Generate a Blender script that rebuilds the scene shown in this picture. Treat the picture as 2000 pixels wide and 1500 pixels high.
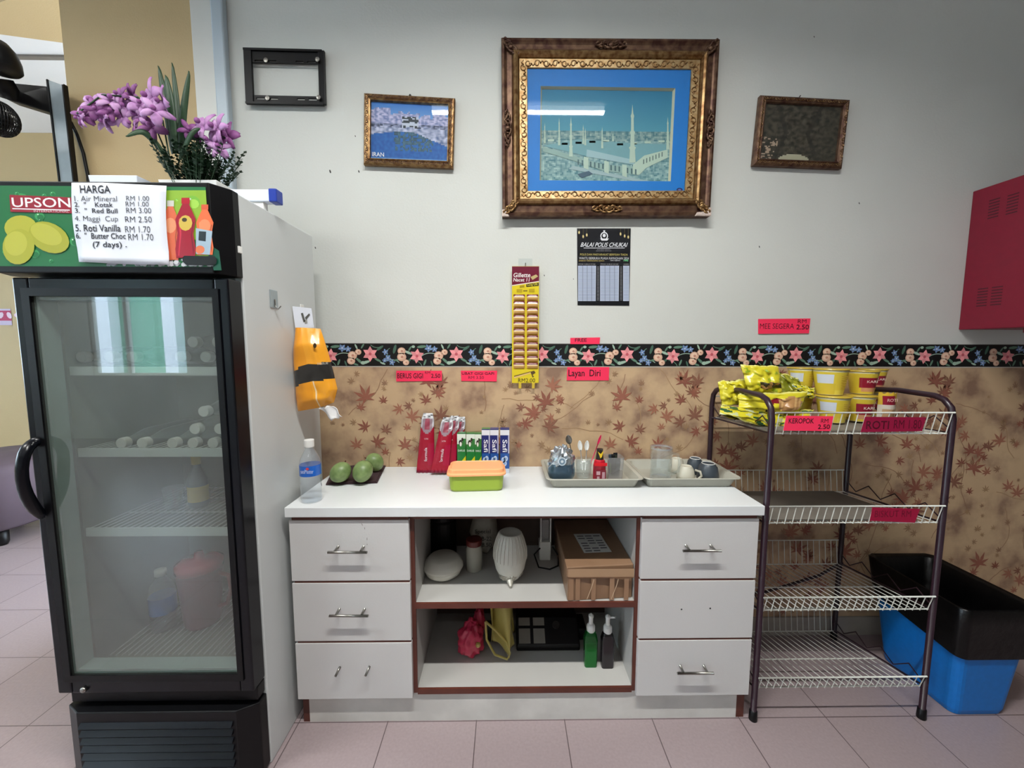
import bpy, bmesh, math, random
from mathutils import Vector, Matrix, Euler, noise
PI = math.pi
for o in list(bpy.data.objects): bpy.data.objects.remove(o)
S = bpy.context.scene
COL = S.collection

# ---------------------------------------------------------------- camera
FPX, PITCH, YAW, ROLL = 780.0, .09343, .01373, .00181
CAMP = Vector((0, -1.6422, 1.2676))
_F = Vector((math.sin(YAW)*math.cos(PITCH), math.cos(YAW)*math.cos(PITCH), -math.sin(PITCH)))
_R0 = Vector((math.cos(YAW), -math.sin(YAW), 0)); _U0 = _R0.cross(_F)
_R = _R0*math.cos(ROLL) + _U0*math.sin(ROLL); _U = _U0*math.cos(ROLL) - _R0*math.sin(ROLL)
cam = bpy.data.cameras.new('camera'); cam_o = bpy.data.objects.new('camera', cam); COL.objects.link(cam_o)
cam.sensor_width = 36; cam.lens = FPX/2000*36; cam.clip_start = .02; cam.clip_end = 100
m3 = Matrix((_R, _U, -_F)).transposed().to_4x4(); m3.translation = CAMP
cam_o.matrix_world = m3
S.camera = cam_o
def at(u, v, **k):
    """point of the place on the plane x=, y= or z= that the survey of the photo gives for a pixel"""
    d = _F + _R*((u-1000)/FPX) - _U*((v-750)/FPX)
    ax, val = list(k.items())[0]; i = 'xyz'.index(ax)
    return CAMP + d*((val-CAMP[i])/d[i])

# ---------------------------------------------------------------- light and exposure
S.view_settings.view_transform = 'Standard'; S.view_settings.look = 'None'
S.view_settings.gamma = 1; S.view_settings.use_curve_mapping = False
S.view_settings.exposure = 0.08
S.cycles.transparent_max_bounces = 24
W = bpy.data.worlds.new('world'); S.world = W; W.use_nodes = True
bg = W.node_tree.nodes['Background']; bg.inputs[0].default_value = (.72, .86, 1, 1); bg.inputs[1].default_value = 12
def area(name, loc, sx, sy, power, col=(1, 1, 1), rot=(0, 0, 0)):
    l = bpy.data.lights.new(name, 'AREA'); l.spread = 2.62; l.shape = 'RECTANGLE'; l.size = sx; l.size_y = sy; l.energy = power; l.color = col
    o = bpy.data.objects.new(name, l); o.location = loc; o.rotation_euler = rot; COL.objects.link(o); return o
TUBES = [(.08, -1.36, 47), (2.0, -3.6, .5), (-.2, -3.3, 4), (-1.95, -1.36, 26), (-3.2, -3.4, 8)]  # fourth tube is added, to weight the light towards the left
CEIL = 3.0
for i, (tx, ty, pw) in enumerate(TUBES):
    area('tube_light', (tx, ty, CEIL-.105), 1.2, .05, pw, (1, .995, .955))

# ---------------------------------------------------------------- materials
def c(r, g, b, a=1):
    f = lambda x: (x/255/12.92 if x/255 <= .04045 else ((x/255+.055)/1.055)**2.4)
    return (f(r), f(g), f(b), a)
MATS = {}
def mat(name, rgb, rough=.5, metal=0, spec=.5, noise_scale=0, amount=.1, bump=0, bump_scale=200, rgb2=None, coat=0, stretch=None, detail=3):
    m = bpy.data.materials.new(name); m.use_nodes = True; nt = m.node_tree; b = nt.nodes['Principled BSDF']
    col = c(*rgb); b.inputs['Base Color'].default_value = col
    b.inputs['Roughness'].default_value = rough; b.inputs['Metallic'].default_value = metal
    b.inputs['Specular IOR Level'].default_value = spec; b.inputs['Coat Weight'].default_value = coat
    tc = nt.nodes.new('ShaderNodeTexCoord'); src = tc.outputs['Object']
    if stretch:
        mp = nt.nodes.new('ShaderNodeMapping'); mp.inputs['Scale'].default_value = stretch
        nt.links.new(src, mp.inputs[0]); src = mp.outputs[0]
    if noise_scale:
        n = nt.nodes.new('ShaderNodeTexNoise'); n.inputs['Scale'].default_value = noise_scale; n.inputs['Detail'].default_value = detail
        nt.links.new(src, n.inputs['Vector'])
        r = nt.nodes.new('ShaderNodeValToRGB'); nt.links.new(n.outputs['Fac'], r.inputs[0])
        c2 = c(*rgb2) if rgb2 else tuple(max(0, x*(1-amount)) for x in col[:3])+(1,)
        r.color_ramp.elements[0].position = .35; r.color_ramp.elements[1].position = .65
        r.color_ramp.elements[0].color = c2; r.color_ramp.elements[1].color = col
        nt.links.new(r.outputs[0], b.inputs['Base Color'])
    if bump:
        n2 = nt.nodes.new('ShaderNodeTexNoise'); n2.inputs['Scale'].default_value = bump_scale; n2.inputs['Detail'].default_value = 4
        nt.links.new(src, n2.inputs['Vector'])
        bp = nt.nodes.new('ShaderNodeBump'); bp.inputs['Strength'].default_value = bump; bp.inputs['Distance'].default_value = .002
        nt.links.new(n2.outputs['Fac'], bp.inputs['Height']); nt.links.new(bp.outputs[0], b.inputs['Normal'])
    MATS[name] = m; return m
def printmat(name, rough=.5, spec=.4, coat=0, metal=0, bump=0):
    m = mat(name, (200, 200, 200), rough, metal, spec, coat=coat, bump=bump, bump_scale=90); nt = m.node_tree
    a = nt.nodes.new('ShaderNodeAttribute'); a.attribute_name = 'Col'
    nt.links.new(a.outputs['Color'], nt.nodes['Principled BSDF'].inputs['Base Color']); return m
def glass(name, tint, gloss=1.0, haze=0, haze_rgb=(200, 200, 200), rough=.02, ior=1.45):
    m = bpy.data.materials.new(name); m.use_nodes = True; nt = m.node_tree
    for n in list(nt.nodes): nt.nodes.remove(n)
    out = nt.nodes.new('ShaderNodeOutputMaterial'); t = nt.nodes.new('ShaderNodeBsdfTransparent'); t.inputs[0].default_value = c(*tint)
    g = nt.nodes.new('ShaderNodeBsdfGlossy'); g.inputs['Roughness'].default_value = rough; g.inputs[0].default_value = (gloss, gloss, gloss, 1)
    lw = nt.nodes.new('ShaderNodeLayerWeight'); lw.inputs[0].default_value = .5
    pw_ = nt.nodes.new('ShaderNodeMath'); pw_.operation = 'POWER'; pw_.inputs[1].default_value = 4; nt.links.new(lw.outputs['Facing'], pw_.inputs[0])
    fr = nt.nodes.new('ShaderNodeMath'); fr.operation = 'MULTIPLY_ADD'; fr.inputs[1].default_value = .9; fr.inputs[2].default_value = ((ior-1)/(ior+1))**2; nt.links.new(pw_.outputs[0], fr.inputs[0])
    mx = nt.nodes.new('ShaderNodeMixShader'); nt.links.new(fr.outputs[0], mx.inputs[0])
    src = t.outputs[0]
    if haze:
        d = nt.nodes.new('ShaderNodeBsdfDiffuse'); d.inputs[0].default_value = c(*haze_rgb)
        h = nt.nodes.new('ShaderNodeMixShader'); h.inputs[0].default_value = haze
        nt.links.new(t.outputs[0], h.inputs[1]); nt.links.new(d.outputs[0], h.inputs[2]); src = h.outputs[0]
        if haze < .5:
            tc = nt.nodes.new('ShaderNodeTexCoord'); nz = nt.nodes.new('ShaderNodeTexNoise'); nz.inputs['Scale'].default_value = 5; nz.inputs['Detail'].default_value = 5
            nt.links.new(tc.outputs['Object'], nz.inputs['Vector'])
            mr = nt.nodes.new('ShaderNodeMapRange'); mr.inputs[1].default_value = .3; mr.inputs[2].default_value = .7; mr.inputs[3].default_value = haze*.7; mr.inputs[4].default_value = haze*1.3
            nt.links.new(nz.outputs['Fac'], mr.inputs[0]); nt.links.new(mr.outputs[0], h.inputs[0])
    nt.links.new(src, mx.inputs[1]); nt.links.new(g.outputs[0], mx.inputs[2]); nt.links.new(mx.outputs[0], out.inputs[0])
    MATS[name] = m; return m
mat('wall_paint', (208, 210, 205), .62, noise_scale=1.6, amount=.06, bump=.25, bump_scale=120)
mat('beige_paint', (192, 168, 124), .6, noise_scale=2, amount=.05, bump=.3, bump_scale=150)
mat('ceiling_paint', (226, 226, 224), .8, noise_scale=2, amount=.03)
mat('white_trim', (212, 212, 206), .4, noise_scale=4, amount=.05)
mat('conduit', (176, 190, 200), .35, noise_scale=4, amount=.05)
mat('laminate', (205, 204, 203), .32, noise_scale=3, amount=.05, bump=.1, bump_scale=260)
mat('worktop_white', (222, 225, 226), .28, noise_scale=5, amount=.04, bump=.06, bump_scale=200)
mat('inner_laminate', (186, 184, 180), .4, noise_scale=3, amount=.08)
mat('edge_brown', (96, 48, 36), .45, noise_scale=12, amount=.25)
mat('plinth_white', (212, 210, 205), .45, noise_scale=9, amount=.16, detail=8)
mat('shelf_dusty', (168, 160, 150), .5, noise_scale=10, amount=.12)
mat('steel', (150, 148, 142), .3, 1)
mat('dark_steel', (70, 68, 66), .35, .9)
mat('low_bounce_paint', (120, 112, 104), .7, noise_scale=2)  # unseen right wall, toned dark to cut light bouncing back
mat('alu', (168, 178, 182), .4, .5, noise_scale=20, amount=.1)
mat('fridge_black', (7, 9, 16), .25, spec=.3, noise_scale=6, amount=.3)
mat('fridge_black_matt', (8, 8, 11), .4, spec=.25, noise_scale=20, amount=.3)
mat('fridge_white', (202, 206, 206), .38, noise_scale=3, amount=.05, bump=.05, bump_scale=60)
mat('liner', (132, 138, 132), .5, noise_scale=4, amount=.1)
mat('gasket', (158, 178, 174), .4)
mat('wire_white', (214, 216, 208), .35)
mat('wire_fridge', (186, 194, 188), .4)
mat('post_purple', (44, 26, 36), .3, spec=.5)
mat('black_plastic', (9, 9, 11), .4, spec=.3)
mat('black_bag', (5, 5, 6), .3, spec=.35, bump=1, bump_scale=26)
mat('bin_blue', (6, 112, 196), .42, noise_scale=60, amount=.08)
mat('red_metal', (126, 10, 40), .4, noise_scale=50, amount=.06)
mat('dark_slot', (66, 6, 22), .6)
mat('gold', (160, 130, 88), .34, .75, noise_scale=60, rgb2=(110, 76, 44))
mat('gold_dark', (112, 86, 66), .42, .6, noise_scale=40, rgb2=(70, 42, 34))
mat('gold_light', (176, 154, 114), .4, .55, noise_scale=70, rgb2=(150, 112, 66))
mat('chipped_plaster', (214, 196, 186), .7, noise_scale=90, amount=.3)
mat('paper_white', (222, 226, 236), .6, noise_scale=4, amount=.03)
mat('bar_white', (214, 222, 236), .4)
mat('cap_blue', (22, 54, 156), .35)
mat('tissue', (240, 240, 240), .8)
mat('lid_orange', (250, 172, 118), .4)
mat('box_green', (152, 176, 54), .4)
mat('tray_grey', (170, 168, 156), .4, noise_scale=8, amount=.05)
mat('cloth_dark', (58, 38, 42), .9, bump=.5, bump_scale=300)
mat('mango_skin', (134, 156, 98), .42, noise_scale=30, rgb2=(98, 120, 70), bump=.2, bump_scale=60)
mat('leaf_green', (44, 74, 46), .45, noise_scale=12, amount=.3)
mat('leaf_dark', (36, 66, 40), .5, noise_scale=40, amount=.35)
mat('petal', (204, 160, 206), .6, noise_scale=40, rgb2=(172, 118, 176))
mat('petal_dark', (150, 84, 148), .6, noise_scale=40, amount=.3)
mat('petal_centre', (196, 196, 132), .6)
mat('cardboard', (140, 108, 82), .55, noise_scale=14, amount=.12, coat=.15)
mat('shade_brown_board', (84, 66, 56), .8, noise_scale=14, amount=.2)  # board brown with the cabinet interior's shade put into the colour
mat('tape', (176, 138, 102), .2, spec=.6, noise_scale=20, amount=.12)
mat('foil', (190, 200, 208), .22, .9, bump=.9, bump_scale=40)
mat('cup_dark', (62, 70, 78), .35)
mat('cup_cream', (200, 196, 180), .35)
mat('white_plastic', (226, 226, 222), .35)
mat('bowl_plastic', (206, 204, 194), .35, bump=.3, bump_scale=60)
mat('lid_maroon', (92, 34, 30), .4)
mat('bag_pink', (190, 44, 76), .35, bump=.8, bump_scale=25)

mat('sofa', (92, 78, 88), .8, noise_scale=8, amount=.1)
mat('grey_board', (122, 116, 108), .6, noise_scale=14, amount=.12)
mat('pink_plastic', (214, 40, 92), .3)
mat('green_liquid', (22, 132, 52), .2, spec=.6)
mat('dark_liquid', (26, 20, 26), .2, spec=.6)
mat('red_liquid', (176, 20, 34), .25)
mat('jug_red', (120, 44, 50), .4)
mat('bottle_blue', (104, 150, 190), .3)
mat('bottle_grey', (88, 96, 92), .4)
mat('cap_grey', (206, 206, 198), .4)
mat('label_blue', (36, 104, 190), .35)
mat('cap_yellow', (210, 180, 60), .4)
mat('building_green', (120, 176, 150), .8); mat('building_white', (230, 232, 236), .8); mat('asphalt', (150, 152, 158), .9)
mat('tube_body', (235, 235, 235), .5)
printmat('print', .55); printmat('print_gloss', .28, .5, coat=.2); printmat('print_foil', .25, .6, bump=.4)
glass('clear', (248, 251, 252), haze=.05, haze_rgb=(226, 230, 230)); glass('bottle_clear', (246, 249, 252), haze=.12, haze_rgb=(226, 234, 240))
glass('pane_glass', (250, 250, 250), ior=1.42); glass('fridge_glass', (226, 232, 228), haze=.28, haze_rgb=(112, 118, 112), ior=2.0, rough=.012)
glass('jar_blue', (170, 196, 212), haze=.12, haze_rgb=(150, 180, 200)); glass('plastic_film', (220, 220, 220), haze=.25, haze_rgb=(220, 220, 220), rough=.15)
glass('green_clear', (60, 190, 100), haze=.35, haze_rgb=(26, 140, 60)); glass('door_glass', (240, 246, 246))
glass('bag_clear', (214, 212, 204), haze=.55, haze_rgb=(206, 202, 190), rough=.2)
glass('bag_yellow', (214, 200, 130), haze=.6, haze_rgb=(204, 188, 104), rough=.3)
M = MATS
def emis(name, rgb, s):
    m = bpy.data.materials.new(name); m.use_nodes = True; b = m.node_tree.nodes['Principled BSDF']
    b.inputs['Base Color'].default_value = c(*rgb); b.inputs['Emission Color'].default_value = c(*rgb); b.inputs['Emission Strength'].default_value = s; MATS[name] = m
emis('tube_glow', (240, 250, 250), 6)

# floor tiles
def floor_mat():
    m = mat('floor_tile', (176, 160, 160), .3); nt = m.node_tree; b = nt.nodes['Principled BSDF']
    tc = nt.nodes.new('ShaderNodeTexCoord'); mp = nt.nodes.new('ShaderNodeMapping')
    mp.inputs['Location'].default_value = (.7002+.0015, .3938+.0015, 0)
    nt.links.new(tc.outputs['Object'], mp.inputs[0])
    br = nt.nodes.new('ShaderNodeTexBrick'); br.offset = 0; br.inputs['Scale'].default_value = 1
    br.inputs['Brick Width'].default_value = .3; br.inputs['Row Height'].default_value = .3
    br.inputs['Mortar Size'].default_value = .0018; br.inputs['Mortar Smooth'].default_value = .3
    br.inputs['Color1'].default_value = c(166, 150, 152); br.inputs['Color2'].default_value = c(162, 146, 148); br.inputs['Mortar'].default_value = c(96, 82, 84)
    nt.links.new(mp.outputs[0], br.inputs['Vector'])
    nz = nt.nodes.new('ShaderNodeTexNoise'); nz.inputs['Scale'].default_value = 120; nz.inputs['Detail'].default_value = 3
    nt.links.new(tc.outputs['Object'], nz.inputs['Vector'])
    mx = nt.nodes.new('ShaderNodeMixRGB'); mx.blend_type = 'MULTIPLY'; mx.inputs[0].default_value = .25
    nt.links.new(br.outputs['Color'], mx.inputs[1]); nt.links.new(nz.outputs['Fac'], mx.inputs[2])
    nt.links.new(mx.outputs[0], b.inputs['Base Color'])
floor_mat()
# wallpaper ground: mottled tan
def paper_mat():
    m = mat('wallpaper', (178, 148, 116), .6); nt = m.node_tree; b = nt.nodes['Principled BSDF']
    tc = nt.nodes.new('ShaderNodeTexCoord')
    n1 = nt.nodes.new('ShaderNodeTexNoise'); n1.inputs['Scale'].default_value = 8; n1.inputs['Detail'].default_value = 7
    nt.links.new(tc.outputs['Object'], n1.inputs['Vector'])
    r = nt.nodes.new('ShaderNodeValToRGB'); nt.links.new(n1.outputs['Fac'], r.inputs[0])
    r.color_ramp.elements[0].position = .34; r.color_ramp.elements[0].color = c(142, 112, 92)
    r.color_ramp.elements[1].position = .58; r.color_ramp.elements[1].color = c(200, 170, 134)
    e = r.color_ramp.elements.new(.45); e.color = c(180, 150, 120)
    nt.links.new(r.outputs[0], b.inputs['Base Color'])
paper_mat()

# ---------------------------------------------------------------- mesh builder (all coordinates are world metres)
_txt = {}
def text_geo(s, thick=0):
    thick = min(thick, -.008 if 'M' in s else .009); k = (s, thick)
    if k not in _txt:
        cu = bpy.data.curves.new('t', 'FONT'); cu.body = s; cu.offset = thick; cu.resolution_u = 3; cu.fill_mode = 'FRONT'
        o = bpy.data.objects.new('t', cu); COL.objects.link(o)
        dg = bpy.context.evaluated_depsgraph_get(); me = bpy.data.meshes.new_from_object(o.evaluated_get(dg))
        vs = [v.co.copy() for v in me.vertices]; fs = [tuple(p.vertices) for p in me.polygons]
        bpy.data.objects.remove(o); bpy.data.curves.remove(cu); bpy.data.meshes.remove(me)
        _txt[k] = (vs, fs)
    return _txt[k]
class MB:
    def __init__(s, T=None): s.v = []; s.f = []; s.c = []; s.m = []; s.T = T or Matrix(); s.col = (1, 1, 1, 1); s.mi = 0
    def V(s, p): s.v.append(s.T @ Vector(p)); return len(s.v)-1
    def F(s, ids, col=None): s.f.append(tuple(ids)); s.c.append(col or s.col); s.m.append(s.mi)
    def quadgrid(s, fn, nu, nv, cf=None, closeu=False):
        ids = [[s.V(fn(i/nu, j/nv)) for j in range(nv+1)] for i in range(nu if closeu else nu+1)]
        n = len(ids)
        for i in range(nu):
            for j in range(nv):
                a = ids[i]; b = ids[(i+1) % n]
                s.F((a[j], b[j], b[j+1], a[j+1]), cf((i+.5)/nu, (j+.5)/nv) if cf else None)
        return ids
    def box(s, x0, x1, y0, y1, z0, z1, col=None):
        if x0 > x1: x0, x1 = x1, x0
        if y0 > y1: y0, y1 = y1, y0
        if z0 > z1: z0, z1 = z1, z0
        i = [s.V((x, y, z)) for x in (x0, x1) for y in (y0, y1) for z in (z0, z1)]
        for f in ((0, 1, 3, 2), (4, 6, 7, 5), (0, 4, 5, 1), (2, 3, 7, 6), (0, 2, 6, 4), (1, 5, 7, 3)): s.F([i[k] for k in f], col)
        return s
    def prism(s, pts, off, col=None):
        off = Vector(off); n = len(pts); a = [s.V(p) for p in pts]; b = [s.V(Vector(p)+off) for p in pts]
        s.F(a[::-1], col); s.F(b, col)
        for i in range(n): s.F((a[i], a[(i+1) % n], b[(i+1) % n], b[i]), col)
        return s
    def poly(s, pts, col=None): s.F([s.V(p) for p in pts], col); return s
    def tube(s, pts, r, n=8, col=None, closed=False, caps=True):
        pts = [Vector(p) for p in pts]; m = len(pts); rs = r if isinstance(r, (list, tuple)) else [r]*m
        rings = []; up = None
        for i, p in enumerate(pts):
            if closed: t = pts[(i+1) % m]-pts[i-1]
            else: t = pts[min(i+1, m-1)]-pts[max(i-1, 0)]
            t.normalize()
            if up is None:
                up = Vector((0, 0, 1)) if abs(t.z) < .9 else Vector((0, 1, 0))
            a = t.cross(up)
            if a.length < 1e-4: up = Vector((1, 0, 0)); a = t.cross(up)
            a.normalize(); b = a.cross(t).normalized(); up = b
            rings.append([s.V(p+(a*math.cos(2*PI*k/n)+b*math.sin(2*PI*k/n))*rs[i]) for k in range(n)])
        for i in range(m if closed else m-1):
            A, B = rings[i], rings[(i+1) % m]
            for k in range(n): s.F((A[k], A[(k+1) % n], B[(k+1) % n], B[k]), col)
        if caps and not closed: s.F(rings[0], col); s.F(rings[-1][::-1], col)
        return s
    def lathe(s, cx, cy, z0, prof, n=24, sx=1, sy=1, cf=None, axis='z', cap=True, sq=0):
        """prof = [(r, h)...]; cf(angle01, index) colours"""
        rings = []
        for r, h in prof:
            ring = []
            for k in range(n):
                t = 2*PI*k/n; ca, sa = math.cos(t), math.sin(t)
                if sq:
                    q = (abs(ca)**sq+abs(sa)**sq)**(-1/sq); ca *= q; sa *= q
                a, b = r*ca*sx, r*sa*sy
                if axis == 'z': p = (cx+a, cy+b, z0+h)
                elif axis == 'y': p = (cx+a, cy+h, z0+b)
                else: p = (cx+h, cy+a, z0+b)
                ring.append(s.V(p))
            rings.append(ring)
        for i in range(len(prof)-1):
            for k in range(n):
                s.F((rings[i][k], rings[i][(k+1) % n], rings[i+1][(k+1) % n], rings[i+1][k]), cf((k+.5)/n, i) if cf else None)
        if cap:
            if prof[0][0] > 1e-5: s.F(rings[0][::-1], cf(0, 0) if cf else None)
            if prof[-1][0] > 1e-5: s.F(rings[-1], cf(0, len(prof)-2) if cf else None)
        return s
    def ball(s, p, r, n=12, sx=1, sy=1, sz=1, cf=None):
        m = max(6, n//2+1)
        return s.lathe(p[0], p[1], p[2], [(r*math.sin(PI*i/m), -r*sz*math.cos(PI*i/m)) for i in range(m+1)], n, sx, sy, cf, cap=False)
    # ---- printing on the plane y=Y facing the camera side; pts in (x, z)
    def pr(s, pts, Y, layer, col): s.F([s.V((x, Y-.0004*layer, z)) for x, z in pts], col); return s
    def prect(s, x0, z0, x1, z1, Y, layer, col): return s.pr([(x0, z0), (x1, z0), (x1, z1), (x0, z1)], Y, layer, col)
    def pell(s, x, z, rx, rz, Y, layer, col, n=14, a=0):
        return s.pr([(x+rx*math.cos(2*PI*i/n)*math.cos(a)-rz*math.sin(2*PI*i/n)*math.sin(a), z+rx*math.cos(2*PI*i/n)*math.sin(a)+rz*math.sin(2*PI*i/n)*math.cos(a)) for i in range(n)], Y, layer, col)
    def px(s, pts, Y, layer, col):
        return s.pr([(q.x, q.z) for q in (at(u, v, y=Y) for u, v in pts)], Y, layer, col)
    def line(s, pts, w, Y, layer, col):
        for (x0, z0), (x1, z1) in zip(pts[:-1], pts[1:]):
            d = Vector((x1-x0, z1-z0)); L = d.length or 1; nx, nz = -d.y/L*w/2, d.x/L*w/2
            s.pr([(x0+nx, z0+nz), (x0-nx, z0-nz), (x1-nx, z1-nz), (x1+nx, z1+nz)], Y, layer, col)
        return s
    def text(s, t, x0, z0, x1, z1, Y, layer, col, thick=0, shear=0, rot=0):
        """fit the words t into the rectangle"""
        vs, fs = text_geo(t, thick)
        if not vs: return s
        ax, bx = min(v.x for v in vs), max(v.x for v in vs); ay, by = min(v.y for v in vs), max(v.y for v in vs)
        base = len(s.v); cx, cz = (x0+x1)/2, (z0+z1)/2
        for v in vs:
            p = (v.x-ax)/(bx-ax or 1)-.5; q = (v.y-ay)/(by-ay or 1)-.5
            if rot == 90: x = cx-q*(x1-x0); z = cz+p*(z1-z0)
            elif rot == -90: x = cx+q*(x1-x0); z = cz-p*(z1-z0)
            else: x = cx+(p+q*shear)*(x1-x0); z = cz+q*(z1-z0)+p*rot*(x1-x0)
            s.V((x, Y-.0004*layer, z))
        for f in fs: s.F([base+i for i in f], col)
        return s
    def tpx(s, t, u0, v0, u1, v1, Y, layer, col, thick=0, **k):
        a = at(u0, v1, y=Y); b = at(u1, v0, y=Y)
        return s.text(t, a.x, a.z, b.x, b.z, Y, layer, col, thick, **k)
    def build(s, name, mt, parent=None, bevel=0, smooth=False, seg=2, solid=0, sub=0, origin=None):
        mts = mt if isinstance(mt, (list, tuple)) else [mt]
        mts = [M[x] if isinstance(x, str) else x for x in mts]
        if parent is not None: off = parent_off(parent)
        elif origin is not None: off = Vector(origin)
        else:
            xs = [v.x for v in s.v]; ys = [v.y for v in s.v]; zs = [v.z for v in s.v]
            off = Vector(((min(xs)+max(xs))/2, (min(ys)+max(ys))/2, min(zs)))
        me = bpy.data.meshes.new(name); me.from_pydata([v-off for v in s.v], [], s.f)
        for m_ in mts: me.materials.append(m_)
        ca = me.color_attributes.new('Col', 'FLOAT_COLOR', 'CORNER')
        arr = []
        for p, cc, mi in zip(me.polygons, s.c, s.m):
            p.material_index = mi; p.use_smooth = smooth
            for _ in range(p.loop_total): arr.extend(cc)
        ca.data.foreach_set('color', arr)
        o = bpy.data.objects.new(name, me); COL.objects.link(o)
        if parent is not None: o.parent = parent
        else: o.location = off
        if solid: md = o.modifiers.new('s', 'SOLIDIFY'); md.thickness = solid; md.offset = 0
        if bevel: md = o.modifiers.new('b', 'BEVEL'); md.width = bevel; md.segments = seg; md.limit_method = 'ANGLE'; md.angle_limit = .6
        if sub: md = o.modifiers.new('u', 'SUBSURF'); md.levels = sub; md.render_levels = sub
        return o
def parent_off(p):
    off = Vector((0, 0, 0))
    while p is not None: off = off + p.location; p = p.parent
    return off
def tag(o, label, cat, group=None):
    o['label'] = label; o['category'] = cat
    if group: o['group'] = group
    return o
def thing(name, label, cat, loc=(0, 0, 0), group=None):
    o = bpy.data.objects.new(name, None); o.empty_display_size = .05; COL.objects.link(o); o.location = loc
    return tag(o, label, cat, group)
def struct(o): o['kind'] = 'structure'; return o
def dup(root, loc, rot=None, label=None):
    r = root.copy(); COL.objects.link(r); r.location = loc
    if rot is not None: r.rotation_euler = rot
    if label: r['label'] = label
    for ch in list(root.children):
        k = ch.copy(); COL.objects.link(k); k.parent = r
        for g in list(ch.children): d = g.copy(); COL.objects.link(d); d.parent = k
    return r
def B(x0, x1, y0, y1, z0, z1): return MB().box(x0, x1, y0, y1, z0, z1)
BLK = c(20, 18, 20)
# ================================================================ SETTING
XL, XR, YF, YB = -6.8, 3.1, -5.0, 1.85
struct(B(XL-.1, XR+.1, YF-.1, YB+.1, -.05, 0).build('floor', 'floor_tile', origin=(0, 0, 0)))
cl = B(XL-.1, XR+.1, YF-.1, YB+.1, CEIL, CEIL+.05); struct(cl.build('ceiling', 'ceiling_paint'))
# ceiling grid joint seen at the top left
struct(B(-5.4, -1.7, .955, .985, CEIL-.012, CEIL-.001).build('trim_1', 'grey_board'))
# back wall with its small nail holes
wb = B(-1.185, XR, 0, .12, 0, CEIL)
wb.mi = 1
for u, v, r in [(645, 335, 4), (701, 335, 3), (616, 484, 2.5), (1590, 72, 2), (1678, 397, 2.5), (1483, 482, 2.5), (694, 266, 2), (1063, 538, 2), (1120, 545, 1.5)]:
    p = at(u, v, y=0); wb.pell(p.x, p.z, .002*r/2.5, .0045*r/2.5, 0, 1, BLK, 8, .3)
struct(wb.build('wall_back', ['wall_paint', 'dark_steel'], origin=(0, 0, 0)))
struct(B(-1.67, -1.185, -.004, .42, 0, CEIL-.001).build('wall_pillar', 'beige_paint'))
struct(B(-1.183, -1.10, -.012, -.0005, 0, CEIL-.001).build('trim_2', 'white_trim', bevel=.003))
struct(B(-1.098, -1.052, -.028, -.0005, 0, CEIL-.001).build('trim_3', 'conduit', bevel=.006))
struct(B(XL, -1.2, YB, YB+.1, 0, CEIL-.001).build('wall_far', 'beige_paint'))
wl = MB(); wl.box(XL-.1, XL, YF, YB+.1, 0, .8); wl.box(XL-.1, XL, YF, YB+.1, 2.4, CEIL-.001); wl.box(XL-.1, XL, YF, -3.6, .8, 2.4); wl.box(XL-.1, XL, .6, YB+.1, .8, 2.4); wl.box(XL-.1, XL, -1.6, -1.4, .8, 2.4)
struct(wl.build('wall_left', 'beige_paint'))
for k, (y0, y1) in enumerate(((-3.6, -1.6), (-1.4, .6))):  # unseen side windows, added to bring daylight onto the left floor
    added_window = thing('window_%d' % (k+2), 'x', 'x', (XL, y0, .8)); del added_window['label']; del added_window['category']; struct(added_window)
    m = MB(); m.box(XL-.07, XL-.03, y0, y0+.04, .8, 2.4); m.box(XL-.07, XL-.03, y1-.04, y1, .8, 2.4); m.box(XL-.07, XL-.03, y0+.04, y1-.04, .8, .84); m.box(XL-.07, XL-.03, y0+.04, y1-.04, 2.36, 2.4); m.box(XL-.07, XL-.03, (y0+y1)/2-.02, (y0+y1)/2+.02, .84, 2.36); m.build('window_frame', 'white_trim', added_window)
    MB().poly([(XL-.05, y0, .8), (XL-.05, y1, .8), (XL-.05, y1, 2.4), (XL-.05, y0, 2.4)]).build('pane', 'door_glass', added_window)
struct(B(XR, XR+.1, YF, .12, 0, CEIL-.001).build('wall_right', 'low_bounce_paint'))
# beam running from the pillar across the room
bm_ = MB(); a = Vector((-2.34, .64, 0)); b_ = Vector((-3.3, -.35, 0))
bm_.prism([(-1.66, .42, 2.86), (-1.66, .2, 2.86), (-2.4, .42, 2.86), (-3.4, .22, 2.86), (-3.4, .44, 2.86), (-2.33, .66, 2.86)], (0, 0, .139))
struct(bm_.build('trim_4', 'beige_paint'))
# front wall (behind the camera) with the glass door
fw = MB(); fw.box(XL, -5.6, YF-.1, YF, 0, CEIL-.001); fw.box(-4.3, XR, YF-.1, YF, 0, CEIL-.001); fw.box(-5.6, -4.3, YF-.1, YF, 2.35, CEIL-.001); fw.box(-5.6, -4.3, YF-.1, YF, 0, .85)
struct(fw.build('wall_front', 'wall_paint'))
d1 = struct(thing('window_1', 'x', 'x', (-5.1, YF, .85))); del d1['label']; del d1['category']
df = MB()
for x in (-5.6, -5.15, -4.35): df.box(x, x+.05, YF-.07, YF-.02, .85, 2.35)
for z in (.85, 2.30): df.box(-5.6, -4.3, YF-.065, YF-.025, z, z+.05)
df.build('window_frame', 'white_trim', d1)
MB().poly([(-5.6, YF-.05, .85), (-4.3, YF-.05, .85), (-4.3, YF-.05, 2.35), (-5.6, YF-.05, 2.35)]).build('pane', 'door_glass', d1)
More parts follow.
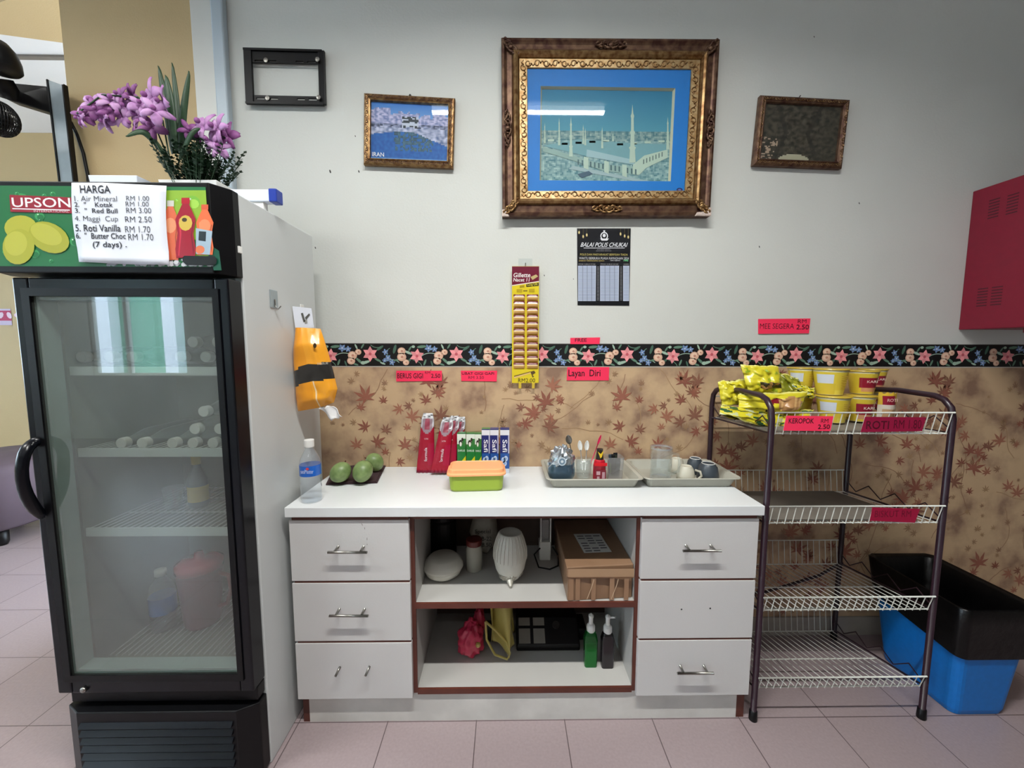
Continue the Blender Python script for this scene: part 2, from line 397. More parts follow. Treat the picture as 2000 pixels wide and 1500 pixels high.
# what stands outside the door
gb = thing('building', 'green painted building with white columns seen through the glass door', 'building', (-7, -11, 0))
B(-16, 2, -11.6, -11.4, 0, 3.4).build('wall', 'building_green', gb)
for x in (-15, -13.2, -11.4, -9.6, -7.8, -6, -4.2, -2.4, -.6): B(x, x+.35, -11.2, -10.9, 0, 3.4).build('column', 'building_white', gb)
B(-16, 2, -11.3, -11.0, 3.1, 3.6).build('fascia', 'building_white', gb)
struct(B(-20, 8, -14, YF-.1, -.12, -.05).build('ground', 'asphalt'))

# skirting, wallpaper and floral border on the back wall
struct(B(.83, XR, -.008, -.0005, .0, .085).build('baseboard_back', 'shelf_dusty', bevel=.002))
WZ0, WZ1 = .085, 1.186
wp = MB(); wp.box(-.80, XR-.001, -.0012, -.0002, WZ0, WZ1)
wp.mi = 1
rnd = random.Random(4)
def maple(mb, x, z, r, a, col, Y, layer):
    tips = [(-2.25, .62), (-1.45, .78), (-.72, .95), (0, 1.05), (.72, .95), (1.45, .78), (2.25, .62)]
    pts = []
    for i, (t, L) in enumerate(tips):
        tt = a+PI/2-t
        pts.append((x+math.cos(tt+.26)*r*L*.5, z+math.sin(tt+.26)*r*L*.5)) ; pts.append((x+math.cos(tt)*r*L, z+math.sin(tt)*r*L)); pts.append((x+math.cos(tt-.26)*r*L*.5, z+math.sin(tt-.26)*r*L*.5))
        if i < 6:
            t2 = a+PI/2-(t+tips[i+1][0])/2; pts.append((x+math.cos(t2)*r*.25, z+math.sin(t2)*r*.25))
    pts.append((x-math.cos(a+PI/2)*r*.12, z-math.sin(a+PI/2)*r*.12))
    mb.pr(pts, Y, layer, col)
leafc = [c(152, 96, 78), c(142, 88, 72), c(162, 108, 86), c(138, 94, 76)]
palec = [c(158, 126, 96), c(150, 116, 90), c(166, 134, 100)]
def vine(mb, x, z, a, L, col, Y):
    pts = [(x, z)]
    for i in range(9): a += rnd.uniform(-.35, .35); x += math.cos(a)*L/9; z += math.sin(a)*L/9; pts.append((x, z))
    pts = [p for p in pts if WZ0+.01 < p[1] < WZ1-.01 and -.72 < p[0] < XR-.02]
    if len(pts) > 1: mb.line(pts, .0028, Y, 1, col)
vx = -.7
for i in range(90):
    vine(wp, -.68+i*.041+rnd.uniform(-.03, .03), rnd.uniform(WZ0+.05, WZ1-.15), rnd.uniform(.6, 2.4), rnd.uniform(.15, .32), rnd.choice(palec), -.0012)
def leafat(x, z, r, a, col, ly):
    if WZ0+r < z < WZ1-r*.95 and -.80+r < x < XR-.03-r: maple(wp, x, z, r, a, col, -.0012, ly)
K = 0
# clusters: one big leaf with smaller ones round it (the paper repeats every 0.53 m)
base = []
for i in range(19):
    x, z = rnd.uniform(0, .53), WZ0+.05+i*.058+rnd.uniform(-.03, .03)
    base.append((x, z, rnd.uniform(.042, .06), rnd.uniform(-1.2, 1.2), leafc[i % 4]))
    for j in range(rnd.choice((2, 3, 4))):
        t = rnd.uniform(0, 2*PI); q = rnd.uniform(.045, .085)
        base.append((x+math.cos(t)*q, z+math.sin(t)*q, rnd.uniform(.02, .04), rnd.uniform(-2, 2), leafc[(i+j) % 4]))
for i in range(60):
    base.append((rnd.uniform(0, .53), rnd.uniform(WZ0, WZ1), rnd.uniform(.012, .026), rnd.uniform(-2, 2), palec[i % 3]))
for rep in range(8):
    for x, z, r, a, col in base:
        K = (K+1) % 4; leafat(-.80+rep*.53+x, (z-WZ0+.37*(rep % 2)) % (WZ1-WZ0)+WZ0, r, a, col, 2+K*.5)
struct(wp.build('trim_5', ['wallpaper', 'print'], origin=(0, 0, 0)))
# border strip
BZ0, BZ1 = 1.186, 1.279
bd = MB(); bd.mi = 0; bd.col = c(8, 8, 10); bd.box(-.80, XR-.001, -.0016, -.0002, BZ0, BZ1, c(8, 8, 10))
bd.col = c(196, 190, 178); bd.prect(-.80, BZ0-.003, XR-.001, BZ0+.001, -.0016, 1, c(190, 184, 172)); bd.prect(-.80, BZ1-.002, XR-.001, BZ1+.001, -.0016, 1, c(70, 66, 62))
def flower(mb, x, z, r, n, col, Y, ly, a0=0, wide=.34, cc=None):
    for i in range(n):
        t = a0+2*PI*i/n; ex, ez = x+math.cos(t)*r, z+math.sin(t)*r; mx_, mz_ = x+math.cos(t)*r*.5, z+math.sin(t)*r*.5; px_, pz_ = -math.sin(t)*r*wide, math.cos(t)*r*wide
        mb.pr([(x, z), (mx_-px_, mz_-pz_), (ex, ez), (mx_+px_, mz_+pz_)], Y, ly, col if i % 2 else tuple(min(1, q*1.25) for q in col[:3])+(1,))
    if cc: mb.pell(x, z, r*.2, r*.2, Y, ly+.5, cc, 8)
def rose(mb, x, z, r, Y, ly):
    mb.pell(x, z, r, r*.92, Y, ly, c(214, 172, 148), 12); mb.pell(x-.1*r, z+.1*r, r*.68, r*.6, Y, ly+.4, c(232, 200, 176), 10, .5); mb.pell(x+.1*r, z, r*.32, r*.28, Y, ly+.8, c(196, 140, 120), 8)
Yb = -.0016; zc = (BZ0+BZ1)/2; REP = .3505; x0 = -.556
pink = c(222, 142, 146); blue = c(110, 136, 176); grn = c(96, 130, 110); pale = c(160, 186, 168)
i = -1
while x0+i*REP < XR-.1:
    X = x0+i*REP; i += 1
    def ok(x): return -.78 < x < XR-.05
    def arc(xc, z_c, r, t0, t1, col, w=.0028):
        if ok(xc-r) and ok(xc+r): bd.line([(xc+math.cos(t0+(t1-t0)*k/8)*r*1.5, z_c+math.sin(t0+(t1-t0)*k/8)*r) for k in range(9)], w, Yb, 1.5, col)
    for dx, dz, r, sp in [(0, .004, .027, 'L'), (.19, -.004, .026, 'L'), (-.072, -.002, .016, 'R'), (-.078, -.024, .014, 'R'), (-.048, .012, .011, 'R'),
                          (.128, .016, .014, 'R'), (.128, -.008, .016, 'R'), (.145, -.03, .011, 'R'), (.062, .012, .012, 'B'), (.072, -.012, .013, 'B'),
                          (.088, -.03, .012, 'B'), (.058, -.022, .009, 'B'), (.238, .028, .015, 'B'), (.262, .024, .012, 'B'), (-.03, -.032, .008, 'P'), (.006+.17, .034, .006, 'P')]:
        x = X+dx; z = zc+dz; r *= 1.18
        if not ok(x-r) or not ok(x+r): continue
        if sp == 'L': flower(bd, x, z, r, 6, pink, Yb, 3, .5+dx*5, .3, c(196, 88, 100))
        elif sp == 'R': rose(bd, x, z, r, Yb, 2.5)
        elif sp == 'B': flower(bd, x, z, r, 5, blue, Yb, 2.4, dx*30, .3, c(190, 200, 220))
        else: bd.pell(x, z, r, r*.8, Yb, 2.2, pale, 8)
    for dx, dz, L, a in [(-.02, -.03, .02, .3), (-.045, -.024, .018, 2.4), (.03, -.02, .016, -.5), (.04, .028, .018, .6), (.1, .024, .02, 1.3), (.108, -.02, .014, .2), (.155, .01, .018, -.4), (.162, .026, .012, 1), (.222, -.03, .014, 1.2), (.25, -.034, .012, 1.9), (-.056, .034, .012, 2), (-.03, .036, .012, 1), (.21, .034, .02, .1), (.16, -.02, .016, .8), (.05, -.034, .012, 2.8), (-.06, -.038, .012, -.3), (.275, -.005, .014, .5), (-.1, .025, .012, .6)]:
        x = X+dx
        if ok(x-.03) and ok(x+.03): bd.pell(x, zc+dz, L, L*.3, Yb, 1.2+(abs(dx*37) % 1)*.6, [grn, c(70, 104, 88), pale][int(abs(dx)*1000) % 3], 8, a)
    arc(X+.085, zc-.045, .026, .6, 2.5, pale); arc(X+.245, zc-.022, .03, .9, 2.9, pale); arc(X+.1, zc+.01, .022, 2.2, 3.8, grn); arc(X+.165, zc-.05, .03, .2, 1.4, grn); arc(X+.03, zc+.05, .02, 3.6, 5.2, grn)
struct(bd.build('trim_6', 'print', origin=(0, 0, 0)))

# ---- ceiling lamps: first read off its reflection, others unseen, fourth added to light the left
for i, (tx, ty, pw) in enumerate(TUBES):
    t = thing('ceiling_lamp', 'white fluorescent batten lamp on the ceiling', 'lamp', (tx, ty, CEIL-.09), 'fluorescent ceiling lamps')
    B(tx-.62, tx+.62, ty-.04, ty+.04, CEIL-.05, CEIL-.001).build('body', 'tube_body', t, bevel=.005)
    MB().tube([(tx-.6, ty, CEIL-.075), (tx+.6, ty, CEIL-.075)], .014, 12).build('tube', 'tube_glow', t, smooth=True)

# ================================================================ FRIDGE
FX0, FX1, FY, FYB = -1.262, -.716, -.587, -.115
fr = thing('display_fridge', 'tall black and white glass-door display fridge with a green drinks header', 'fridge', ((FX0+FX1)/2, -.35, 0))
bd_ = MB()
t_ = .022
bd_.box(FX1-t_, FX1, -.527, FYB, .0, 1.672); bd_.box(FX0, FX0+t_, -.527, FYB, .0, 1.672); bd_.box(FX0+t_, FX1-t_, FYB-.03, FYB, 0, 1.672)
bd_.box(FX0+t_, FX1-t_, -.527, FYB-.03, 1.45, 1.672); bd_.box(FX0+t_, FX1-t_, -.527, FYB-.03, .0, .30)
bd_.build('cabinet_body', 'fridge_white', fr, bevel=.004)
li = MB(); li.box(FX0+t_, FX0+.05, -.525, FYB-.03, .30, 1.45); li.box(FX1-.05, FX1-t_, -.525, FYB-.03, .30, 1.45); li.box(FX0+.05, FX1-.05, FYB-.05, FYB-.03, .30, 1.45)
li.box(FX0+.05, FX1-.05, -.525, FYB-.05, .30, .325); li.box(FX0+.05, FX1-.05, -.525, FYB-.05, 1.43, 1.45)
li.build('inner_liner', 'liner', fr)
# door
dr = MB(); DZ0, DZ1 = .292, 1.441
gx0, gx1, gz0, gz1 = -1.222, -.752, .345, 1.398
for x0_, x1_, z0_, z1_ in [(FX0, gx0, DZ0, DZ1), (gx1, FX1, DZ0, DZ1), (gx0, gx1, gz1, DZ1), (gx0, gx1, DZ0, gz0)]: dr.box(x0_, x1_, FY, -.532, z0_, z1_)
door = dr.build('door', 'fridge_black', fr, bevel=.004)
st = MB()
for x0_, x1_, z0_, z1_ in [(gx0-.016, gx0+.004, gz0-.016, gz1+.016), (gx1-.004, gx1+.012, gz0-.016, gz1+.016), (gx0+.004, gx1-.004, gz1-.004, gz1+.016), (gx0+.004, gx1-.004, gz0-.016, gz0+.004)]: st.box(x0_, x1_, FY-.004, FY-.0005, z0_, z1_)
st.build('glass_bezel', 'fridge_black_matt', door)
gk = MB()
for x0_, x1_, z0_, z1_ in [(gx0, gx0+.012, gz0, gz1), (gx1-.012, gx1, gz0, gz1), (gx0+.012, gx1-.012, gz1-.012, gz1), (gx0+.012, gx1-.012, gz0, gz0+.012)]: gk.box(x0_, x1_, FY+.01, -.534, z0_, z1_)
gk.build('gasket', 'gasket', door)
MB().poly([(gx0, FY+.004, gz0), (gx1, FY+.004, gz0), (gx1, FY+.004, gz1), (gx0, FY+.004, gz1)]).build('pane', 'fridge_glass', door)
MB().lathe(at(166, 1345, y=FY).x, FY, at(166, 1345, y=FY).z, [(.008, 0), (.008, -.006), (.005, -.009), (0, -.009)], 16, axis='y').build('lock', 'steel', door, smooth=True)
# curved grip on the left stile
pts = [at(u, v, y=FY-yy) for u, v, yy in [(66, 862, .004), (48, 872, .03), (38, 900, .045), (37, 935, .045), (46, 968, .04), (64, 996, .02), (80, 1008, .004)]]
hd = MB()
hd.tube([p+Vector((.006, 0, 0)) for p in pts], [.013, .014, .013, .013, .014, .015, .010], 10)
hd.build('handle', 'fridge_black', door, smooth=True, sub=1)
# header
hz0, hz1 = 1.462, 1.668; hy = -.600
hb = MB(); prof = [(FX1+.003, -.528), (FX1+.003, -.553), (FX1-.024, hy), (FX0-.016, hy), (FX0-.045, -.553), (FX0-.045, -.528)]
hb.prism([(x, y, hz0-.012) for x, y in prof], (0, 0, hz1-hz0+.016))
hdr = hb.build('header_box', 'fridge_black_matt', fr, bevel=.003)
ha = MB(); hx0, hx1 = FX0-.012, FX1-.030; Y = hy-.001
ha.prect(hx0, hz0+.004, hx1, hz1-.008, Y, 0, c(26, 108, 58))
def cl_(pts): return [(min(max(x, hx0), hx1), min(max(z, hz0+.004), hz1-.008)) for x, z in pts]
ha.pr(cl_([(q.x, q.z) for q in [at(u, v, y=Y) for u, v in [(300, 372), (440, 372), (440, 490), (395, 476), (330, 440)]]]), Y, 1, c(138, 178, 52))
ha.px([(398, 470), (428, 490), (433, 528), (418, 528)], Y, 1.2, c(16, 82, 60))
rnd2 = random.Random(8)
for k in range(46):
    u, v, r = rnd2.uniform(8, 415), rnd2.uniform(376, 515), rnd2.choice((3, 4, 5, 9, 14))
    p = at(u, v, y=Y); r = r*.00135
    if not (hx0+r < p.x < hx1-r and hz0+r+.006 < p.z < hz1-r-.01): continue
    lum = u > 320
    ha.pell(p.x, p.z, r, r*.85, Y, 1.4, c(116, 178, 60) if lum else c(56, 152, 84), 12); ha.pell(p.x+r*.15, p.z-r*.2, r*.7, r*.6, Y, 1.6, c(158, 206, 80) if lum else c(26, 112, 58), 10)
    ha.pell(p.x-r*.3, p.z+r*.4, r*.18, r*.14, Y, 1.8, c(210, 235, 210), 6)
# ice at the bottom
for k in range(70):
    u, v = rnd2.uniform(212, 415), rnd2.uniform(506, 524); p = at(u, v, y=Y); r = rnd2.uniform(.003, .007)
    ha.pell(p.x, max(p.z, hz0+.005+r), r*1.3, r, Y, 2+.02*k, rnd2.choice([c(206, 208, 214), c(170, 172, 180), c(120, 120, 128), c(226, 228, 232)]), 6, rnd2.random())
# mangoes of the artwork
def blob(mb, pts, Y, ly, col, shade=None): mb.px(pts, Y, ly, col)
def epx(mb, u, v, ru, rv, Y, ly, col, a=0, n=20):
    mb.px([(u+ru*math.cos(2*PI*i/n)*math.cos(a)-rv*math.sin(2*PI*i/n)*math.sin(a), v+ru*math.cos(2*PI*i/n)*math.sin(a)+rv*math.sin(2*PI*i/n)*math.cos(a)) for i in range(n)], Y, ly, col)
epx(ha, 42, 445, 32, 24, Y, 4, c(176, 176, 56)); epx(ha, 97, 464, 42, 28, Y, 4.3, c(164, 166, 48), .45); epx(ha, 92, 458, 33, 18, Y, 4.6, c(182, 182, 66), .45)
epx(ha, 38, 482, 31, 35, Y, 5, c(168, 170, 50), .2); epx(ha, 33, 476, 22, 24, Y, 5.3, c(184, 184, 66), .2)
ha.px([(20, 381), (142, 386), (142, 417), (22, 414)], Y, 4, c(150, 24, 46)); ha.tpx('UPSON', 26, 387, 138, 405, Y, 5, c(236, 232, 232), .02)
ha.px([(26, 407), (138, 410), (138, 412), (26, 409)], Y, 5, c(236, 232, 232)); ha.tpx('INTERNATIONAL', 68, 411, 136, 415, Y, 5, c(220, 190, 196))
# drinks of the artwork
def bottle_art(u, v0, v1, w, cap, body, lab, ly):
    h = v1-v0
    ha.px([(u-w*.2, v0), (u+w*.2, v0), (u+w*.2, v0+h*.1), (u-w*.2, v0+h*.1)], Y, ly, cap)
    ha.px([(u-w*.16, v0+h*.1), (u+w*.16, v0+h*.1), (u+w*.32, v0+h*.22), (u+w*.5, v0+h*.36), (u+w*.38, v0+h*.6), (u+w*.5, v0+h*.85), (u+w*.45, v1), (u-w*.45, v1), (u-w*.5, v0+h*.85), (u-w*.38, v0+h*.6), (u-w*.5, v0+h*.36), (u-w*.32, v0+h*.22)], Y, ly+.2, body)
    ha.px([(u-w*.34, v0+h*.36), (u-w*.26, v0+h*.34), (u-w*.2, v0+h*.6), (u-w*.3, v1-4), (u-w*.36, v1-4), (u-w*.28, v0+h*.6)], Y, ly+.35, tuple(min(1, q*1.7+.02) for q in body[:3])+(1,)); ha.px([(u+w*.36, v0+h*.4), (u+w*.42, v0+h*.4), (u+w*.32, v0+h*.62), (u+w*.42, v0+h*.86), (u+w*.38, v1-3), (u+w*.26, v0+h*.62)], Y, ly+.35, tuple(q*.55 for q in body[:3])+(1,))
    epx(ha, u, v0+h*.42, w*.33, h*.13, Y, ly+.5, lab, 0, 12)
bottle_art(334, 392, 508, 34, c(200, 200, 190), c(214, 104, 70), c(226, 150, 110), 4)
bottle_art(401, 400, 498, 34, c(210, 90, 60), c(226, 110, 66), c(226, 140, 96), 4.6)
ha.px([(384, 446), (416, 452), (411, 498), (384, 496)], Y, 5.6, c(160, 182, 198)); ha.px([(390, 452), (404, 453), (403, 472), (389, 470)], Y, 5.9, c(40, 50, 56)); epx(ha, 392, 488, 9, 8, Y, 6, c(220, 120, 80))
bottle_art(364, 387, 504, 40, c(176, 16, 40), c(158, 18, 46), c(206, 178, 78), 6.4); epx(ha, 362, 430, 5, 4, Y, 7.2, c(70, 60, 40))
ha.px([(358, 504), (362, 500), (420, 501), (426, 507), (424, 516), (418, 519), (366, 518), (359, 512)], Y, 8, c(14, 12, 14))
ha.build('header_artwork', 'print_gloss', hdr)
sw = at(462, 488, x=FX1-.004); MB().box(sw.x-.001, sw.x+.012, sw.y-.006, sw.y+.006, sw.z-.009, sw.z+.009).build('switch', 'white_plastic', hdr, bevel=.001)
# handwritten price sheet taped to the header
ps = MB(); Yp = hy-.006
cur = [(140, 357), (200, 357), (262, 360), (325, 363)]; low = [(157, 512), (214, 515), (272, 517), (333, 518)]
def sheet(u, v):
    i = min(int(u*3), 2); f = u*3-i
    a0 = Vector(cur[i]).lerp(Vector(cur[i+1]), f); a1 = Vector(low[i]).lerp(Vector(low[i+1]), f); q = a0.lerp(a1, v); q.x += -6*math.sin(v*PI)*(1-.3*u)
    p = at(q.x, q.y, y=Yp); p.y -= .006*max(0, v-.85)/.15*(.5+.5*math.sin(u*9)); return p
ps.quadgrid(sheet, 12, 12)
pl = ps.build('price_sheet', 'paper_white', smooth=True, solid=.0008); tag(pl, 'white handwritten price list headed HARGA taped over the green fridge header', 'sheet')
pw = MB(); Yw = Yp-.001; ink = c(34, 34, 44)
pw.tpx('HARGA', 157, 362, 215, 377, Yw, 1, ink, .012)
for t, u0, v0, u1, v1 in [('1. Air Mineral', 146, 382, 228, 392), ('RM 1.00', 247, 382, 291, 391), ('2.  "    Kotak', 146, 394, 220, 403), ('RM 1.00', 246, 393, 290, 402),
    ('3.  "  Red Bull', 147, 406, 229, 415), ('RM 3.00', 247, 405, 295, 415), ('4. Maggi  Cup', 147, 421, 230, 434), ('RM 2.50', 245, 422, 296, 433),
    ('5. Roti Vanilla', 148, 438, 235, 451), ('RM 1.70', 245, 441, 293, 453), ('6.  "  Butter Choc', 149, 454, 245, 465), ('RM 1.70', 251, 456, 299, 468), ('(7 days) .', 182, 471, 247, 485)]:
    pw.tpx(t, u0, v0+1, u1, v1+1, Yw, 1, ink, .018)
pw.build('handwriting', 'print', pl)
# base grille
gr = MB(); gr.box(FX0+.01, FX1-.004, -.565, -.53, .245, .286); bprof = [(FX1, -.53), (FX1, -.565), (FX1-.05, -.592), (FX0+.05, -.592), (FX0, -.565), (FX0, -.53)]
gr.prism([(x, y, .012) for x, y in bprof], (0, 0, .225))
base_ = gr.build('base_cover', 'fridge_black_matt', fr, bevel=.003)
gv = MB()
for k in range(7):
    z = .05+k*.024; gv.prism([(FX0+.06, -.5925, z), (FX0+.06, -.602, z+.002), (FX0+.06, -.5925, z+.014)], (FX1-FX0-.12, 0, 0))
gv.build('grille', 'fridge_black', base_)
# wire shelves inside, each with a pale front strip
for k, z in enumerate((1.198, .968, .735)):
    s_ = MB(); s_.box(-1.205, -.77, -.526, -.520, z-.012, z+.012)
    sh = s_.build('shelf', 'wire_fridge', fr)
    w_ = MB()
    for j in range(24): x = -1.2+j*.0187; w_.tube([(x, -.52, z+.009), (x, -.17, z+.009)], .0017, 6)
    for y in (-.4, -.28, -.18): w_.tube([(-1.205, y, z+.006), (-.772, y, z+.006)], .002, 6)
    w_.build('shelf_wires', 'wire_fridge', sh)
w_ = MB()
for j in range(24): x = -1.2+j*.0187; w_.tube([(x, -.50, .335), (x, -.17, .335)], .0017, 6)
w_.build('floor_rack', 'wire_fridge', fr)
# bottles lying in the fridge, caps towards the door
def lying(u, v, zs, lab, first=[None], grp='drink bottles lying on the fridge shelves'):
    pos = at(u, v, y=-.50)
    z = pos.z
    if first[0] is None:
        t = thing('drink_bottle', lab, 'bottle', (pos.x, -.5, z), grp)
        MB().lathe(pos.x, -.485, z, [(.012, 0), (.014, .02), (.027, .07), (.029, .1), (.029, .22), (.026, .24), (0, .24)], 20, axis='y').build('body', 'bottle_grey', t, smooth=True)
        MB().lathe(pos.x, -.5, z, [(0, 0), (.0145, 0), (.0155, .002), (.0155, .02)], 20, axis='y').build('cap', 'cap_grey', t, smooth=False)
        first[0] = t; return t
    return dup(first[0], (pos.x, -.5, z), label=lab)
for u, v, lab in [(158, 697, 'drink bottle lying leftmost on the top fridge shelf'), (213, 697, 'drink bottle lying second from the left on the top fridge shelf'), (258, 697, 'drink bottle lying third from the left on the top fridge shelf'),
                  (352, 697, 'drink bottle lying fourth from the left on the top fridge shelf'), (401, 697, 'drink bottle lying rightmost in the bottom row of the top fridge shelf'), (376, 668, 'upper drink bottle left of the pair stacked on the top fridge shelf'), (424, 668, 'upper drink bottle right of the pair stacked on the top fridge shelf'),
                  (236, 866, 'drink bottle lying leftmost on the second fridge shelf'), (277, 866, 'drink bottle lying second from the left on the second fridge shelf'), (336, 866, 'drink bottle lying third from the left on the second fridge shelf'),
                  (376, 866, 'drink bottle lying fourth from the left on the second fridge shelf'), (415, 866, 'drink bottle lying rightmost in the bottom row of the second fridge shelf'), (380, 838, 'drink bottle left in the middle row on the second fridge shelf'), (428, 838, 'drink bottle right in the middle row on the second fridge shelf'),
                  (397, 804, 'drink bottle on top of the pile on the second fridge shelf')]:
    lying(u, v, 0, lab)
p = at(290, 1038, z=.747); sb = thing('sauce_bottle', 'bottle with a yellow cap standing on the third fridge shelf', 'bottle', (p.x, -.36, .746))
MB().lathe(p.x, -.36, .746, [(.026, 0), (.028, .005), (.028, .09), (.02, .11), (.012, .13), (.012, .145)], 20).build('body', 'bottle_grey', sb, smooth=True)
MB().lathe(p.x, -.36, .746, [(.0285, .02), (.0285, .07)], 20, cap=False).build('label', 'cap_yellow', sb, smooth=True)
MB().lathe(p.x, -.36, .746, [(.013, .14), (.013, .17), (0, .17)], 16).build('cap', 'cap_yellow', sb, smooth=True)
MB().lathe(p.x-.065, -.38, .746, [(.02, 0), (.021, .005), (.028, .07), (.026, .07), (.019, .006), (0, .005)], 20).build('drinking_glass', 'clear', smooth=True)
tag(bpy.context.scene.objects['drinking_glass'], 'clear drinking glass standing on the third fridge shelf beside the yellow-capped bottle', 'glass')
p = at(300, 1250, z=.337); jg = thing('pitcher', 'red plastic pitcher standing on the fridge floor', 'pitcher', (-1.03, -.35, .337))
MB().lathe(-1.03, -.35, .337, [(.05, 0), (.052, .01), (.06, .12), (.066, .2), (.055, .215), (0, .215)], 28).build('body', 'jug_red', jg, smooth=True)
MB().lathe(-1.03, -.35, .337, [(.067, .19), (.067, .212), (.05, .222), (.015, .226), (.012, .245), (0, .247)], 28).build('lid', 'red_liquid', jg, smooth=True)
MB().tube([(-.97, -.35, .51), (-.935, -.35, .5), (-.93, -.35, .45), (-.945, -.35, .4), (-.975, -.35, .39)], .007, 8).build('handle', 'jug_red', jg, smooth=True)
wbt = thing('water_bottle', 'blue-labelled water bottle standing on the fridge floor beside the red pitcher', 'bottle', (-1.135, -.38, .337))
MB().lathe(-1.135, -.38, .337, [(.033, 0), (.036, .01), (.036, .12), (.03, .15), (.014, .175), (.013, .185)], 24).build('body', 'bottle_clear', wbt, smooth=True)
MB().lathe(-1.135, -.38, .337, [(.0365, .06), (.0365, .115)], 24, cap=False).build('label', 'label_blue', wbt, smooth=True)
MB().lathe(-1.135, -.38, .337, [(.016, .182), (.016, .202), (0, .203)], 16).build('cap', 'cap_grey', wbt, smooth=True)
# ================================================================ ON TOP OF THE FRIDGE
FT = 1.676
bar = thing('aluminium_bar', 'long white bar with blue end caps lying across the fridge top', 'bar', (-1.03, -.37, FT))
B(-1.36, -.714, -.385, -.352, FT+.026, FT+.060).build('beam', 'bar_white', bar, bevel=.002)
B(-1.36, -.735, -.380, -.357, FT+.001, FT+.0255).build('lower_flange', 'white_plastic', bar)
for x in (-1.385, -.715): B(x, x+.024, -.387, -.350, FT+.024, FT+.063).build('end_cap', 'cap_blue', bar, bevel=.003)
# the second bar whose blue tip shows by the planter
bar2 = thing('short_bar', 'short bar with a blue tip lying behind the header by the planter', 'bar', (-.98, -.46, FT))
B(-1.2, -.985, -.48, -.45, FT, FT+.03).build('beam', 'bar_white', bar2, bevel=.002); B(-.985, -.945, -.482, -.448, FT, FT+.034).build('end_cap', 'cap_blue', bar2, bevel=.004)
# white open box
def tray_box(x0, x1, y0, y1, z0, z1, fl, t=.004):
    m = MB(); o = [(x0+fl, y0+fl), (x1-fl, y0+fl), (x1-fl, y1-fl), (x0+fl, y1-fl)]; u = [(x0, y0), (x1, y0), (x1, y1), (x0, y1)]
    i2 = [(x0+t, y0+t), (x1-t, y0+t), (x1-t, y1-t), (x0+t, y1-t)]; i1 = [(a+(t if k in (0, 3) else -t), b+(t if k < 2 else -t)) for k, (a, b) in enumerate(o)]
    rings = [[m.V((a, b, z)) for a, b in r] for r, z in ((o, z0), (u, z1), (i2, z1), (i1, z0+t))]
    m.F(rings[0][::-1])
    for A, C_ in zip(rings[:-1], rings[1:]):
        for k in range(4): m.F((A[k], A[(k+1) % 4], C_[(k+1) % 4], C_[k]))
    m.F(rings[3]); return m
tag(tray_box(-1.30, -1.15, -.33, -.15, FT, FT+.12, .01).build('white_box', 'paper_white', bevel=.002), 'open white box on the fridge top behind the price sheet', 'box')
pp = thing('potted_orchid', 'artificial purple orchid with dark green foliage in a white planter on the fridge', 'plant', (-.99, -.30, FT))
PB = Vector((-.99, -.30, FT))
tray_box(-1.08, -.90, -.338, -.20, FT, FT+.105, .02).build('planter', 'white_plastic', pp, bevel=.003)
B(-1.06, -.92, -.325, -.215, FT+.07, FT+.095).build('soil', 'cloth_dark', pp)
# strap leaves
def strap(pts, w, name='leaf', mt='leaf_green'):
    m = MB(); n = 10; P_ = [at(u, v, y=yy) for u, v, yy in pts]
    def cur(t):
        k = t*(len(P_)-1); i = min(int(k), len(P_)-2); f = k-i
        p0, p1, p2, p3 = P_[max(i-1, 0)], P_[i], P_[i+1], P_[min(i+2, len(P_)-1)]
        return .5*((2*p1)+(p2-p0)*f+(2*p0-5*p1+4*p2-p3)*f*f+(3*p1-p0-3*p2+p3)*f**3)
    def f_(u, v):
        p = cur(u); d = cur(min(u+.02, 1))-cur(max(u-.02, 0)); d.normalize(); s = d.cross(Vector((0, 1, 0))); s.normalize()
        ww = w*(math.sin(PI*min(1, u*.85+.15))**.6)*(v-.5)*2; return p+s*ww+Vector((0, abs(v-.5)*w*.7, 0))
    m.quadgrid(f_, 14, 4); return m.build(name, mt, pp, smooth=True, solid=.0015)
strap([(338, 300, -.30), (325, 220, -.3), (308, 128, -.3)], .012); strap([(345, 300, -.29), (345, 220, -.29), (335, 122, -.29)], .010)
strap([(352, 300, -.3), (356, 220, -.31), (368, 138, -.32)], .012); strap([(340, 290, -.32), (330, 200, -.33), (322, 146, -.33)], .013)
strap([(320, 300, -.33), (280, 258, -.36), (245, 266, -.38)], .009); strap([(350, 310, -.33), (372, 262, -.35), (390, 250, -.35)], .008)
# stems
for ps_ in ([(335, 330, -.3), (318, 235, -.33), (270, 190, -.36), (200, 185, -.37), (150, 222, -.37)], [(338, 330, -.3), (300, 240, -.32), (240, 215, -.34), (205, 222, -.34)], [(345, 330, -.3), (365, 270, -.3), (400, 235, -.31), (440, 270, -.31)]):
    MB().tube([at(*[a, b], y=d) for a, b, d in ps_], .0025, 6).build('stem', 'leaf_green', pp, smooth=True)
